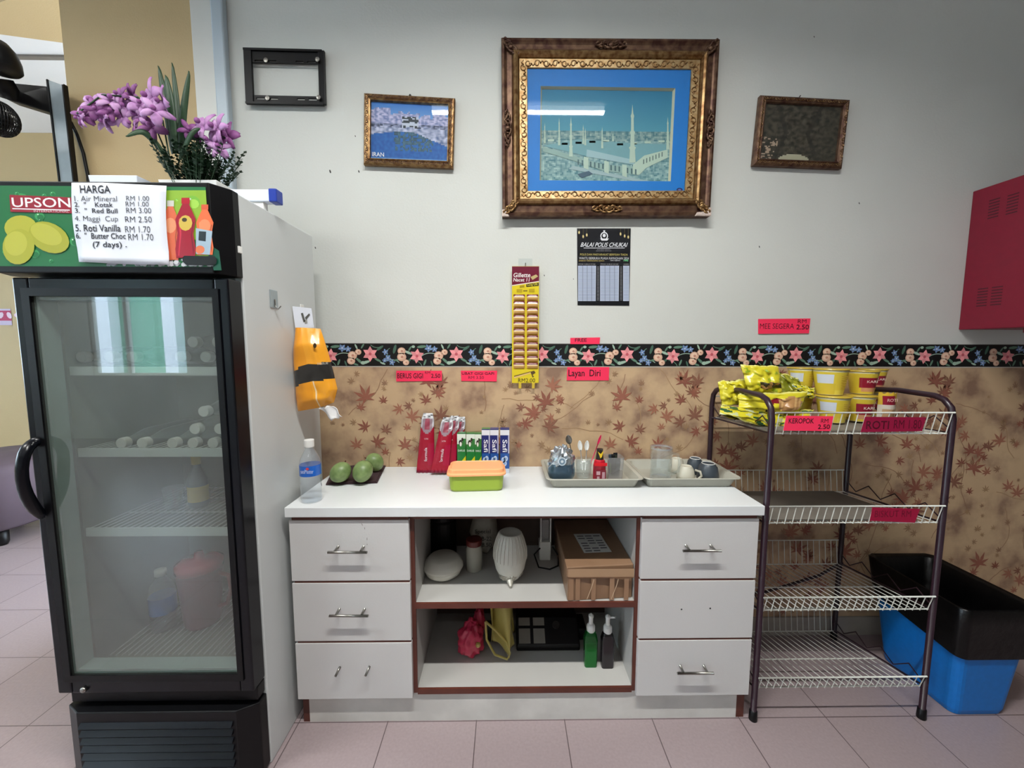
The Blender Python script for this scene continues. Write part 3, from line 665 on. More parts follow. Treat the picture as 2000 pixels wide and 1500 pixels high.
# blossoms
rf = random.Random(3)
def blossom_mesh():
    m = MB()
    for i in range(5):
        t = 2*PI*i/5+.3; L = .040 if i % 2 else .035; wd = .0125 if i in (0, 2) else .0085
        def f_(u, v):
            r = u*L; s = (v-.5)*2*wd*math.sin(PI*min(1, u*.8+.12))**.8; x = math.cos(t)*r-math.sin(t)*s; z = math.sin(t)*r+math.cos(t)*s
            return (x, .014-.030*u+.03*u*u+abs(v-.5)*.006, z)
        m.quadgrid(f_, 6, 4)
    me = m
    return me
first_b = None
for u, v, y, s_, a, dark in [(175, 195, -.36, 1, .4, 1), (160, 222, -.37, .9, 1.1, 1), (195, 222, -.36, .95, 2, 0), (215, 190, -.37, 1.05, .2, 0), (232, 222, -.36, 1.05, 1.4, 0), (250, 185, -.36, 1, .9, 1), (262, 222, -.36, 1, 2.2, 0),
                          (285, 185, -.38, 1.3, .1, 0), (300, 212, -.39, 1.2, 1.8, 0), (292, 244, -.36, 1.15, .5, 1), (255, 240, -.35, .9, 2.6, 1), (200, 236, -.35, .9, .3, 0), (150, 230, -.37, .75, 2.6, 0),
                          (228, 182, -.37, .9, 1.9, 1), (240, 205, -.365, .95, .7, 0), (272, 200, -.37, 1, 2.9, 0), (185, 212, -.37, .9, 2.2, 1), (215, 215, -.37, .85, .5, 1), (310, 195, -.38, 1.1, .9, 0),
                          (388, 238, -.34, 1.3, .5, 0), (415, 245, -.34, 1.3, 1.7, 0), (405, 272, -.33, 1.1, 2.4, 0), (438, 262, -.32, 1.15, .2, 1), (425, 285, -.33, 1.0, 1.2, 0), (368, 252, -.33, .9, 2, 1), (385, 262, -.31, .9, 3, 1)]:
    p = at(u, v, y=y)
    if first_b is None:
        first_b = blossom_mesh().build('blossom', 'petal', pp, smooth=True, solid=.001); blm = first_b.data
        # mesh is made around the origin: undo the parent offset
        for vv in blm.vertices: vv.co += parent_off(pp)
        blmd = blm.copy(); blmd.materials.clear(); blmd.materials.append(M['petal_dark'])
        lp = MB().ball((0, 0, 0), .0065, 10).build('lip', 'petal_dark', pp, smooth=True)
        for vv in lp.data.vertices: vv.co += parent_off(pp)
        lp.parent = first_b; lp.location = (0, -.004, 0); b = first_b; b.location = p-PB
    else:
        b = first_b.copy(); COL.objects.link(b); b.parent = pp; b.location = p-PB; l2 = lp.copy(); COL.objects.link(l2); l2.parent = b
        if dark: b.data = blmd
    b.rotation_euler = (rf.uniform(-.5, .5), a, rf.uniform(-.7, .7)); b.scale = (s_, s_, s_)
# small leafed bush
fm = MB()
for k in range(120):
    t = rf.uniform(0, 2*PI); rr = rf.uniform(.0, .07); x = PB.x+.0+math.cos(t)*rr; y = PB.y+math.sin(t)*rr*.8; z0 = FT+.09; h = rf.uniform(.06, .15)*(1-rr*3); ex = (x-PB.x)*1.1+rf.uniform(-.02, .02); ey = (y-PB.y)*.7
    pts = [(x, y, z0), (x+ex*.5, y+ey*.5, z0+h*.55), (x+ex*.95, y+ey, z0+h)]
    fm.tube(pts, .0012, 4)
    for q in range(9):
        f = .25+.75*q/8; c0 = Vector(pts[0]).lerp(Vector(pts[1]), f*2) if f < .5 else Vector(pts[1]).lerp(Vector(pts[2]), f*2-1)
        for sgn in (-1, 1):
            aa = rf.uniform(0, PI); d = Vector((math.cos(aa)*sgn, math.sin(aa)*sgn, .5)).normalized()*.014; s2 = d.cross(Vector((0, 0, 1))).normalized()*.0055
            fm.poly([c0, c0+d*.5+s2, c0+d, c0+d*.5-s2])
fm.build('foliage', 'leaf_dark', pp)['kind'] = 'stuff'

# ================================================================ THINGS AT THE FAR LEFT
wf_ = thing('wall_fan', 'black wall fan with mesh guard at the top left above the fridge', 'fan', (-1.72, -.05, 2.1))
hc = at(0, 112, y=-.2)
hc = at(-4, 134, y=-.2); MB().lathe(hc.x, hc.y, hc.z, [(0, -.004), (.05, -.002), (.056, .006), (.055, .03), (.047, .06), (.03, .083), (0, .092)], 28).build('motor_housing', 'black_plastic', wf_, smooth=True)
MB().tube([at(2, 155, y=-.14), at(10, 172, y=-.13), at(12, 190, y=-.12)], [.03, .034, .03], 12).build('swivel', 'black_plastic', wf_, smooth=True)
ar = MB(); a1 = [at(8, 160, y=-.1), at(92, 168, y=-.05), at(105, 222, y=-.05), at(8, 192, y=-.1)]; ar.prism(a1, (0, .045, 0)); ar.build('arm', 'black_plastic', wf_, bevel=.004)
gc_ = at(0, 232, y=-.2); gd = MB()
for k in range(20):
    t = PI*k/20; gd.tube([gc_+Vector((math.cos(t)*.045*math.sin(q*PI/12), math.sin(t)*.045*math.sin(q*PI/12), .055*math.cos(q*PI/12))) for q in range(-12, 13)], .0018, 4, caps=False)
for k in range(1, 14):
    q = PI*k/14; gd.tube([gc_+Vector((.045*math.sin(q)*math.cos(t*PI/12), .045*math.sin(q)*math.sin(t*PI/12), .055*math.cos(q))) for t in range(24)], .0016, 4, closed=True)
gd.build('guard', 'black_plastic', wf_); MB().ball(gc_, .03, 16).build('motor', 'black_plastic', wf_, smooth=True)
ch = thing('metal_channel', 'grey metal channel with black edges standing upright against the beige pillar', 'channel', (at(120, 345, y=-.08).x, -.08, 1.85))
a0, a1_, b0, b1 = at(94, 156, y=-.06), at(122, 166, y=-.06), at(117, 348, y=-.06), at(142, 350, y=-.06)
dn = Vector((.004, 0, -.2)); MB().prism([a0, a1_, b1+dn, b0+dn], (0, .012, 0)).build('channel_face', 'alu', ch, bevel=.002)
for (A_, B_), w in (((a0, b0+dn), -.005), ((a1_, b1+dn), .005)):
    m = MB(); m.prism([A_, A_+Vector((w, 0, .004)), B_+Vector((w, 0, 0)), B_], (0, .014, 0)); m.prism([A_+Vector((0, -.003, 0)), A_+Vector((w, -.003, 0)), B_+Vector((w, -.003, 0)), B_+Vector((0, -.003, 0))], (0, .003, 0)); m.build('channel_edge', 'black_plastic', ch)
tag(MB().tube([at(138, 238, y=-.012), at(150, 262, y=-.012), at(163, 300, y=-.012), at(172, 345, y=-.012), at(176, 400, y=-.012)], .0055, 8).build('black_cable', 'black_plastic', smooth=True), 'thick black cable hanging down the beige pillar', 'cable')
pt = MB(); pa, pb = at(-30, 603, y=YB-.002), at(24, 635, y=YB-.002)
pt.prect(pa.x, pb.z, pb.x, pa.z, YB-.002, 1, c(196, 180, 206)); pt.prect(pa.x, pa.z-.10, pb.x, pa.z-.015, YB-.002, 2, c(178, 20, 84))
for k in range(5): pt.pell(pa.x+.06+k*.07, pa.z-.055, .03, .02, YB-.002, 3+k*.1, c(230, 200, 220), 8, k)
tag(pt.build('poster', 'print'), 'small pink and lilac poster on the far beige wall left of the fridge', 'poster')
so = thing('stool', 'grey purple upholstered stool with black feet at the far left', 'stool', (-3.42, 1.05, 0))
sm_ = MB(); sm_.lathe(-3.42, 1.05, .10, [(.27, 0), (.30, .02), (.345, .36), (.34, .41), (.30, .43), (0, .435)], 32, sq=4); sm_.build('seat', 'sofa', so, smooth=True)
for dx, dy in ((-.2, -.2), (.2, -.2), (-.2, .2), (.2, .2)): MB().lathe(-3.42+dx, 1.05+dy, 0, [(.022, 0), (.03, .02), (.032, .102)], 14).build('foot', 'black_plastic', so, smooth=True)

# ================================================================ ON THE FRIDGE SIDE
hp = at(534, 586, x=FX1); hk = thing('adhesive_hook', 'clear grey adhesive hook stuck to the white fridge side', 'hook', (FX1, hp.y, hp.z))
B(FX1+.0003, FX1+.003, hp.y-.02, hp.y+.02, hp.z-.025, hp.z+.03).build('backing', 'alu', hk, bevel=.002)
MB().tube([(FX1+.004, hp.y, hp.z+.002), (FX1+.005, hp.y, hp.z-.02), (FX1+.014, hp.y, hp.z-.027), (FX1+.02, hp.y+.004, hp.z-.018)], .0018, 8).build('wire', 'steel', hk, smooth=True)
hp2 = at(590, 606, x=FX1+.002); hk2 = thing('white_hook', 'white hook on the fridge side holding the yellow tissue pack', 'hook', (FX1, hp2.y, hp2.z))
B(FX1+.0003, FX1+.004, hp2.y-.012, hp2.y+.012, hp2.z-.01, hp2.z+.02).build('backing', 'white_plastic', hk2, bevel=.002)
MB().tube([(FX1+.004, hp2.y, hp2.z), (FX1+.012, hp2.y, hp2.z-.008), (FX1+.02, hp2.y, hp2.z+.004)], .003, 8).build('prong', 'white_plastic', hk2, smooth=True)
tp = thing('tissue_pack', 'yellow tissue pack with a black band hanging from the fridge side', 'tissue pack', (-.67, -.27, 1.07))
O_ = [(574, 648), (632, 640), (657, 782), (582, 803)]
Yq = -.29; q = [at(u, v, y=Yq) for u, v in O_]
rows = [[(577, 640), (592, 640), (626, 642)], [(574, 690), (606, 680), (640, 684)], [(576, 740), (616, 730), (652, 730)], [(578, 772), (625, 762), (659, 760)], [(582, 803), (628, 795), (652, 786)]]
tm = MB()
def tis(u, v):
    k = v*4; i = min(int(k), 3); f = k-i; r0, r1 = rows[i], rows[i+1]
    def row(r, u):
        k = u*2; j = min(int(k), 1); g = k-j; return Vector(r[j]).lerp(Vector(r[j+1]), g)
    w = row(r0, u).lerp(row(r1, u), f); bul = .035*(1-abs(2*u-1)**2.5)**.6*min(1, v*4+.2)*min(1, (1-v)*5+.35)
    p = at(w.x, w.y, y=Yq); p.y -= bul+noise.noise(Vector((u*5, v*7, 1)))*.004; return p
def tcol(u, v):
    vv = v+.04*(u-.5)
    if .40 < vv < .60: return c(42, 40, 38)
    if abs(u-.52) < .03 and v > .6: return c(242, 214, 170)
    return c(232, 152, 30) if u < .45 else c(238, 162, 42)
tm.quadgrid(tis, 24, 40, tcol)
tm.quadgrid(lambda u, v: (lambda p: Vector((p.x, 2*Yq-p.y, p.z)))(tis(1-u, v)), 16, 20, lambda u, v: c(226, 146, 30))
tm.build('packet', 'print_gloss', tp, smooth=True)
hs = MB(); pts2 = [at(u, v, y=Yq) for u, v in [(571, 598), (608, 602), (613, 640), (577, 642)]]; hs.prism(pts2, (0, .002, 0)); hs.build('hanger', 'paper_white', tp)
b2 = MB(); b2.px([(588, 612), (592, 611), (597, 628), (593, 629)], Yq, 3, c(90, 90, 86)); b2.px([(596, 620), (604, 612), (606, 615), (598, 625)], Yq, 3, c(90, 90, 86)); b2.px([(594, 626), (600, 624), (601, 631), (596, 632)], Yq, 3, c(150, 150, 146)); b2.build('hanger_print', 'print', tp)
lg = MB(); lg.tpx('TISSUE', 619, 708, 641, 712, Yq-.042, 1, c(190, 186, 178), .01, rot=.1); epx(lg, 615, 675, 3.5, 5, Yq-.04, 1, c(60, 46, 20)); lg.build('print', 'print', tp)
tt = MB(); tq = [at(u, v, y=Yq-.02) for u, v in [(622, 798), (650, 792), (668, 812), (648, 822), (634, 808)]]
tt.quadgrid(lambda u, v: tq[0].lerp(tq[1], u).lerp(tq[3].lerp(tq[2], u), v)+Vector((0, .012*math.sin(u*7+v*5)+.01*v, .004*math.sin(u*11))), 10, 10)
tt.build('loose_tissue', 'tissue', tp, smooth=True, solid=.001)

# ================================================================ ON THE WALL
# TV bracket
tv = thing('tv_bracket', 'black metal television wall bracket, empty, left of the pictures', 'bracket', (-.847, -.01, 2.19))
cn = [at(u, v, y=-.012) for u, v in [(478, 98), (631, 102), (634, 207), (483, 204)]]
def lerp4(u, v): return cn[0].lerp(cn[1], u).lerp(cn[3].lerp(cn[2], u), v)
def strip(u0, u1, v0, v1, d0=.0, d1=.022): return MB().prism([lerp4(u0, v0)-Vector((0, d0, 0)), lerp4(u1, v0)-Vector((0, d0, 0)), lerp4(u1, v1)-Vector((0, d0, 0)), lerp4(u0, v1)-Vector((0, d0, 0))], (0, -(d1-d0), 0))
for v0, v1 in ((0, .24), (.84, 1)):
    pz = [(0, .02), (.13, .24), (.31, .41), (.655, .755), (.80, .91)]  # slots cut through the rail
    m = MB(); us = [0, .13, .24, .31, .41, .655, .755, .80, .91, 1]; sv0 = (v0*.2+v1*.8) if v0 == 0 else v0+.05; sv0 = .19 if v0 == 0 else .885; sv1 = sv0+.03
    def add(a, b, e, f): m.prism([lerp4(a, e), lerp4(b, e), lerp4(b, f), lerp4(a, f)], (0, -.006, 0))
    add(0, 1, v0, sv0); add(0, 1, sv1, v1)
    for a, b in zip(us[0::2], us[1::2]): add(a, b, sv0, sv1)
    r_ = m.build('rail', 'fridge_black_matt', tv)
strip(0.0, 1, -.01, .03, 0, .012).build('top_lip', 'fridge_black_matt', tv); strip(0, 1, .975, 1.01, 0, .012).build('bottom_lip', 'fridge_black_matt', tv)
for u0, u1 in ((0, .1), (.945, 1.03)): strip(u0, u1, .0, 1.0, .0, .011).build('upright', 'fridge_black_matt', tv, bevel=.002)
for u, v in ((.28, .2), (.955, .2), (.28, .9), (.955, .9)):
    p = lerp4(u, v); MB().lathe(p.x, p.y-.007, p.z, [(.008, 0), (.008, -.003), (0, -.004)] if u < .5 else [(.008, -.010), (.008, -.014), (0, -.015)], 14, axis='y').build('bolt', 'steel', tv)
# framed pictures
def frame_ring(mb, cc, prof):
    """cc: 4 corners clockwise from top left (outer, at the wall); prof: (inset m, height m)"""
    cen = sum(cc, Vector())/4; ex = (cc[1]-cc[0]+cc[2]-cc[3]).normalized(); ez = (cc[0]-cc[3]+cc[1]-cc[2]).normalized()
    sg = [(1, -1), (-1, -1), (-1, 1), (1, 1)]; rings = []
    for ins, h in prof: rings.append([mb.V(cc[k]+ex*sg[k][0]*ins+ez*sg[k][1]*ins+Vector((0, -h, 0))) for k in range(4)])
    for A_, B_ in zip(rings[:-1], rings[1:]):
        for k in range(4): mb.F((A_[k], A_[(k+1) % 4], B_[(k+1) % 4], B_[k]))
    return cen, ex, ez
def inset(cc, ins, h):
    ex = (cc[1]-cc[0]+cc[2]-cc[3]).normalized(); ez = (cc[0]-cc[3]+cc[1]-cc[2]).normalized(); sg = [(1, -1), (-1, -1), (-1, 1), (1, 1)]
    return [cc[k]+ex*sg[k][0]*ins+ez*sg[k][1]*ins+Vector((0, -h, 0)) for k in range(4)]
def carve(mb, cc, ins, h, w, step, r=.0026):
    """running scroll along a frame side"""
    q = inset(cc, ins, h)
    for k in range(4):
        A_, B_ = q[k], q[(k+1) % 4]; d = (B_-A_); L = d.length; d.normalize(); n_ = Vector((0, -1, 0)).cross(d); N = max(2, int(L/step))
        for i in range(N):
            s0 = A_+d*(L*(i+.5)/N)
            pts = []
            for j in range(13):
                t = j/12*2.2*PI; rr = w*.5*(1-.55*j/12); sg = 1 if i % 2 else -1
                pts.append(s0+d*(math.cos(t)*rr)+n_*(math.sin(t)*rr*sg))
            mb.tube(pts, [r*(1-.03*j) for j in range(13)], 5)
            mb.tube([s0+d*(w*.5), s0+d*(step*.55)+n_*(w*.35*(1 if i % 2 else -1)), s0+d*(step*.8)], r*.8, 5)
def framed(name, label, px4, tilt_out, prof, mts, cat='picture'):
    cc = [at(u, v, y=-.004) for u, v in px4]
    cen = sum(cc, Vector())/4; t = thing(name, label, cat, (cen.x, -.004, min(q.z for q in cc)))
    return t, cc
# small left picture
t1, c1 = framed('framed_picture', 'small gold framed snowy lake picture hanging left of the big picture', [(714, 187), (890, 197), (886, 332), (713, 325)], 0, 0, 0)
m = MB(); frame_ring(m, c1, [(0, 0), (0, .016), (.004, .021), (.010, .023), (.017, .019), (.020, .022), (.024, .02), (.0265, .008)]); m.build('frame', 'gold', t1)
m = MB(); carve(m, c1, .0115, .022, .011, .016, .0016); m.build('carving', 'gold_dark', t1)
def panel(cc, ins, h, fn, name, mt, parent, nu=60, nv=44):
    q = inset(cc, ins, h); m = MB(); m.quadgrid(lambda u, v: q[0].lerp(q[1], u).lerp(q[3].lerp(q[2], u), v), nu, nv, fn); return m.build(name, mt, parent)
def mixc(a, b, t): t = max(0, min(1, t)); return tuple(a[i]*(1-t)+b[i]*t for i in range(4))
def nz(u, v, s, k=0): return noise.noise(Vector((u*s, v*s, k)))
def lake(u, v):
    if v > .97: return c(120, 170, 220)
    if v < .42+.05*nz(u, 0, 9):
        base = mixc(c(52, 120, 200), c(130, 180, 226), v*2.2)
        tree = v > .16+.25*abs(u-.45)*(.5)+.09*nz(u, v, 12, 3)-.1*(u < .25)-.05*(u > .8)
        if tree:
            n = nz(u, v, 26, 5)
            if .40 < u < .62 and .22 < v: return c(46, 58, 66) if n > -.15 and not (.33 < v < .38) else c(190, 200, 216)
            return mixc(c(112, 128, 176), c(196, 196, 226), .5+n*1.4) if v < .36 else mixc(c(34, 50, 76), c(160, 170, 206), .4+n)
        return base
    # shore and water
    if v < .50 + .26*max(0, u-.55)/.45*.9+.18*max(0, .35-u): 
        return mixc(c(200, 206, 230), c(90, 110, 150), .5+nz(u, v, 20, 7))
    d = abs(u-.56)+(v-.6)*.1; n = nz(u*1.6, v, 18, 9)
    if d < .26 and v < .84 and n > -.25+(v-.5)*.6: return mixc(c(28, 60, 78), c(70, 110, 130), .5+n)
    return mixc(c(36, 104, 178), c(24, 84, 160), .5+n)
panel(c1, .026, .010, lake, 'print', 'print', t1)
m = MB(); a = at(727, 304, y=-.0155); b = at(750, 297, y=-.0155); m.text('IRAN', a.x, a.z-.003, b.x, b.z-.001, -.0155, 1, c(230, 236, 240), .02, rot=-.04); m.build('caption', 'print', t1)
q = inset(c1, .026, .016); MB().poly(q).build('pane', 'pane_glass', t1)
m = MB(); p = at(801, 189, y=-.012); m.tube([p+Vector((-.012, 0, -.002)), p+Vector((0, 0, .006)), p+Vector((.012, 0, -.002))], .002, 6); m.ball(p+Vector((0, 0, .006)), .004, 8); m.build('hanging_hook', 'dark_steel', t1)
# small right picture
t3, c3 = framed('framed_picture', 'small gold framed dark vaulted ceiling picture hanging right of the big picture, tilted', [(1480, 191), (1653, 200), (1637, 333), (1466, 326)], 0, 0, 0)
m = MB(); frame_ring(m, c3, [(0, 0), (0, .016), (.004, .021), (.010, .023), (.017, .019), (.020, .022), (.024, .02), (.0265, .008)]); m.build('frame', 'gold_dark', t3)
m = MB(); carve(m, c3, .0115, .022, .011, .02, .0015); m.build('carving', 'gold', t3)
def vault(u, v):
    n = nz(u, v, 16, 2)+.5*nz(u, v, 45, 4); col = mixc(c(36, 38, 33), c(84, 80, 66), .5+n*.9)
    if 1-v < .12*math.sqrt(max(0, 1-((u-.45)/.2)**2)) and abs(u-.45) < .2: return c(176, 174, 148)
    if abs(abs(u-.46)-(.14+.25*abs(v-.5)*1.2)) < .03: return mixc(col, c(36, 36, 34), .6)
    if u < .22 and v > .6 and n > .15: return c(170, 150, 130)
    return col
panel(c3, .026, .010, vault, 'print', 'print', t3); MB().poly(inset(c3, .026, .016)).build('pane', 'pane_glass', t3)
p = at(1561, 193, y=-.012); MB().tube([p+Vector((-.008, 0, -.002)), p+Vector((0, 0, .006)), p+Vector((.004, 0, .012))], .002, 6).build('hanging_hook', 'dark_steel', t3)
# big picture
t2, c2 = framed('framed_picture', 'large ornate gold framed picture of a white mosque with minarets on a blue mount', [(979, 86), (1398, 89), (1379, 427), (981, 428)], 0, 0, 0)
m = MB(); frame_ring(m, c2, [(0, 0), (0, .028), (.003, .036), (.011, .038), (.016, .033), (.022, .03), (.039, .031), (.042, .035), (.044, .033)]); m.build('outer_moulding', 'gold_dark', t2)
m = MB(); frame_ring(m, c2, [(.043, .033), (.047, .041), (.054, .045), (.061, .041), (.066, .03), (.068, .022)]); m.build('middle_moulding', 'gold', t2, smooth=False)
m = MB(); frame_ring(m, c2, [(.068, .022), (.069, .026), (.098, .024), (.100, .020)]); m.build('inner_moulding', 'gold_light', t2)
m = MB(); carve(m, c2, .0845, .0255, .024, .034, .0026); m.build('scroll_carving', 'gold', t2, smooth=True)
def ornament(cen, ang, L, w, mt='gold_dark', name='ornament', seed=1):
    m = MB(); rr = random.Random(seed)
    ca, sa = math.cos(ang), math.sin(ang)
    def tr(a, b, h=.036): return cen+Vector((a*ca-b*sa, -h, a*sa+b*ca))
    for sg in (-1, 1):
        for k in range(4):
            a0 = sg*L*(.12+.22*k); R_ = w*(.42-.06*k)
            m.tube([tr(a0+math.cos(j/10*1.8*PI+.5)*R_*(1-.05*j)*sg, math.sin(j/10*1.8*PI+.5)*R_*(1-.05*j)*(1 if k % 2 else -1), .037+.004*math.sin(j)) for j in range(11)], [.0042-.0002*j for j in range(11)], 6)
        m.tube([tr(0, -w*.2*sg), tr(sg*L*.4, w*.25), tr(sg*L*.8, -w*.1), tr(sg*L, .0)], [.005, .005, .004, .001], 6)
    m.ball(tr(0, 0, .038), w*.32, 12, 1, .6, .8); return m.build(name, mt, t2, smooth=True)
mid = lambda i, j, f=.5: c2[i].lerp(c2[j], f)
ornament(mid(2, 3)+Vector((0, 0, .026)), 0, .062, .036, 'gold', seed=1); ornament(mid(0, 1)+Vector((0, 0, -.026)), 0, .062, .034, 'gold_dark', seed=2)
ornament(mid(0, 3)+Vector((.022, 0, 0)), PI/2, .07, .036, 'gold_dark', seed=3); ornament(mid(1, 2)+Vector((-.022, 0, 0)), PI/2, .07, .036, 'gold_dark', seed=4)
for k, (sx, sz) in enumerate([(1, -1), (-1, -1), (-1, 1), (1, 1)]):
    ornament(c2[k]+Vector((sx*.036, 0, sz*.036)), PI/4*(1 if sx*sz > 0 else -1), .04, .034, 'gold_dark' if k < 2 else 'gold', 'corner_ornament', 5+k)
m = MB(); a = c2[3]; m.prism([a+Vector((-.001, -.03, -.001)), a+Vector((.028, -.03, -.001)), a+Vector((.02, -.03, .012)), a+Vector((.012, -.03, .026)), a+Vector((-.001, -.03, .024))], (0, -.010, 0)); m.build('broken_corner', 'chipped_plaster', t2, bevel=.002)
m = MB(); a = c2[2]; m.prism([a+Vector((.001, -.03, -.001)), a+Vector((-.062, -.03, -.001)), a+Vector((-.055, -.03, .012)), a+Vector((-.014, -.03, .016)), a+Vector((-.01, -.03, .03)), a+Vector((.001, -.03, .03))], (0, -.010, 0)); m.build('broken_corner', 'chipped_plaster', t2, bevel=.002)
YM = -.022
mount = MB(); cm = inset(c2, .100, .018); ci = [at(u, v, y=YM) for u, v in [(1056, 168), (1319, 172), (1310, 354), (1054, 352)]]
mount.F([mount.V(p) for p in (cm[0], cm[1], ci[1], ci[0])], c(18, 122, 206)); mount.F([mount.V(p) for p in (cm[1], cm[2], ci[2], ci[1])], c(18, 122, 206)); mount.F([mount.V(p) for p in (cm[2], cm[3], ci[3], ci[2])], c(18, 122, 206)); mount.F([mount.V(p) for p in (cm[3], cm[0], ci[0], ci[3])], c(18, 122, 206))
cj = [p+Vector((0, .012, 0))+(Vector((.006*(1 if k in (0, 3) else -1), 0, .005*(-1 if k < 2 else 1)))) for k, p in enumerate(ci)]
for k in range(4): mount.F([mount.V(p) for p in (ci[k], ci[(k+1) % 4], cj[(k+1) % 4], cj[k])], c(196, 196, 170))
epx(mount, 1327, 371, 6, 4, YM+.001, 3, c(20, 30, 90)); epx(mount, 1327, 371, 3, 2, YM+.001, 4, c(90, 110, 180))
mount.build('mount', 'print', t2)
YP = -.0155
def city(u, v):
    if v < .44: return mixc(c(30, 120, 160), c(76, 150, 170), v*2)
    n = nz(u, v, 34, 1)+.4*nz(u, v, 70, 2)
    if v < .56: return mixc(c(66, 118, 128), c(150, 176, 170), .4+n)
    return mixc(c(70, 122, 132), c(158, 190, 188), .45+n*.9)
m = MB(); m.quadgrid(lambda u, v: cj[0].lerp(cj[1], u).lerp(cj[3].lerp(cj[2], u), v)+Vector((0, -.0002, 0)), 80, 56, city)
W1, W2, W3 = c(176, 200, 184), c(138, 170, 164), c(96, 140, 150)
YP = cj[0].y-.0006
# prayer-hall block: long roof and two facades meeting at the tall minaret
m.px([(1060, 285), (1145, 305), (1236, 322), (1305, 292), (1306, 282), (1230, 280), (1130, 272)], YP, 1, c(110, 160, 168))
m.px([(1146, 292), (1236, 312), (1240, 322), (1145, 306)], YP, 1.3, c(150, 184, 190))
m.px([(1060, 286), (1120, 304), (1180, 322), (1236, 325), (1248, 342), (1180, 334), (1120, 314), (1060, 296)], YP, 1.6, W2); m.px([(1236, 322), (1258, 304), (1304, 292), (1304, 308), (1262, 328), (1248, 342), (1236, 340)], YP, 1.8, W1)
for k in range(15): x = 1128+k*8; y0 = 310+(x-1120)*.17; m.px([(x, y0), (x+3, y0+.6), (x+3, y0+11), (x, y0+10)], YP, 2.2, c(70, 104, 110))
for u in (1140, 1180, 1215): y0 = 302+(u-1120)*.2; m.px([(u, y0), (u+9, y0+2), (u+9, y0+26), (u, y0+22)], YP, 2.4, W1)
for k in range(7): x = 1256+k*6; y0 = 312-(x-1256)*.4; m.px([(x, y0), (x+2, y0-1), (x+2, y0+8), (x, y0+9)], YP, 2.4, c(90, 112, 110))
m.px([(1120, 324), (1200, 340), (1270, 354), (1240, 354), (1110, 330)], YP, 1.2, c(150, 176, 180)); m.px([(1128, 340), (1150, 334), (1158, 340), (1136, 348)], YP, 2, c(60, 90, 110))
def minaret(u, v0, v1, w, ly=3):
    h = v1-v0
    m.px([(u, v0), (u+w*.25, v0+h*.16), (u+w*.5, v0+h*.2), (u+w*.35, v0+h*.24), (u+w*.4, v0+h*.45), (u+w*.75, v0+h*.48), (u+w*.5, v0+h*.52), (u+w*.6, v0+h*.72), (u+w, v0+h*.74), (u+w*.7, v0+h*.78), (u+w*.9, v1),
          (u-w*.9, v1), (u-w*.7, v0+h*.78), (u-w, v0+h*.74), (u-w*.6, v0+h*.72), (u-w*.5, v0+h*.52), (u-w*.75, v0+h*.48), (u-w*.4, v0+h*.45), (u-w*.35, v0+h*.24), (u-w*.5, v0+h*.2), (u-w*.25, v0+h*.16)], YP, ly, W1)
for u, v0, v1, w in [(1064, 240, 280, 2), (1092, 230, 284, 2.6), (1115, 228, 306, 4), (1139, 243, 282, 2), (1143, 250, 284, 2), (1176, 248, 290, 2.4), (1197, 260, 276, 2), (1304, 228, 292, 3.4)]: minaret(u, v0, v1, w)
minaret(1235, 204, 318, 7, 3.5)
for k in range(9): u, v = 1070+k*27, 272+(k*7) % 9; m.px([(u, v), (u+12, v), (u+12, v+4), (u, v+4)], YP, 1, W1)
m.build('print', 'print', t2)
MB().poly(inset(c2, .100, .023)).build('pane', 'pane_glass', t2)
# calendar poster
cp = MB(); Y = -.002; cp.px([(1127, 446), (1232, 446), (1229, 597), (1128, 596)], Y, 0, c(14, 15, 22)); Wt = c(226, 228, 232)
epx(cp, 1180, 461, 7.5, 8, Y, 1, Wt); epx(cp, 1180, 461, 5.5, 6, Y, 1.5, c(14, 15, 22)); epx(cp, 1180, 460, 3, 3.4, Y, 2, Wt); cp.px([(1172, 466), (1189, 466), (1186, 470), (1175, 470)], Y, 2, Wt); cp.px([(1178, 450), (1182, 450), (1181, 455), (1179, 455)], Y, 2, Wt)
for u, v in [(1131, 454), (1139, 462), (1146, 459), (1212, 457), (1220, 461), (1227, 463)]: epx(cp, u, v, 1.8, 3.4, Y, 1, c(196, 178, 120), 0, 8); cp.px([(u-.4, 446), (u+.4, 446), (u+.4, v-3), (u-.4, v-3)], Y, 1, c(90, 80, 50)); epx(cp, u, v, .8, 1.4, Y, 2, c(240, 226, 170), 0, 6)
cp.tpx('BALAI POLIS CHUKAI', 1135, 474, 1225, 482, Y, 1, Wt, .03, shear=.03); cp.px([(1140, 484), (1220, 484), (1220, 485), (1140, 485)], Y, 1, Wt)
for a in ((1166, 486.5, 1192, 488), (1164, 489.5, 1194, 491)): cp.tpx('JALAN BESAR KEMAMAN', *a, Y, 1, c(180, 180, 186))
cp.tpx('POLIS DAN MASYARAKAT BERPISAH TIADA', 1133, 495.5, 1226, 499, Y, 1, c(206, 190, 110), .01); cp.tpx('WAKTU BERBUKA PUASA RAMADHAN 2024', 1131, 502.5, 1228, 506.5, Y, 1, Wt, .02)
cp.tpx('DAERAH TERENGGANU ZON 4', 1131, 508, 1180, 510.5, Y, 1, c(200, 180, 110)); cp.tpx('1445 HIJRAH', 1192, 508, 1211, 510.5, Y, 1, Wt); cp.tpx('1445', 1218, 507, 1227, 510.5, Y, 1, c(120, 220, 150), .02)
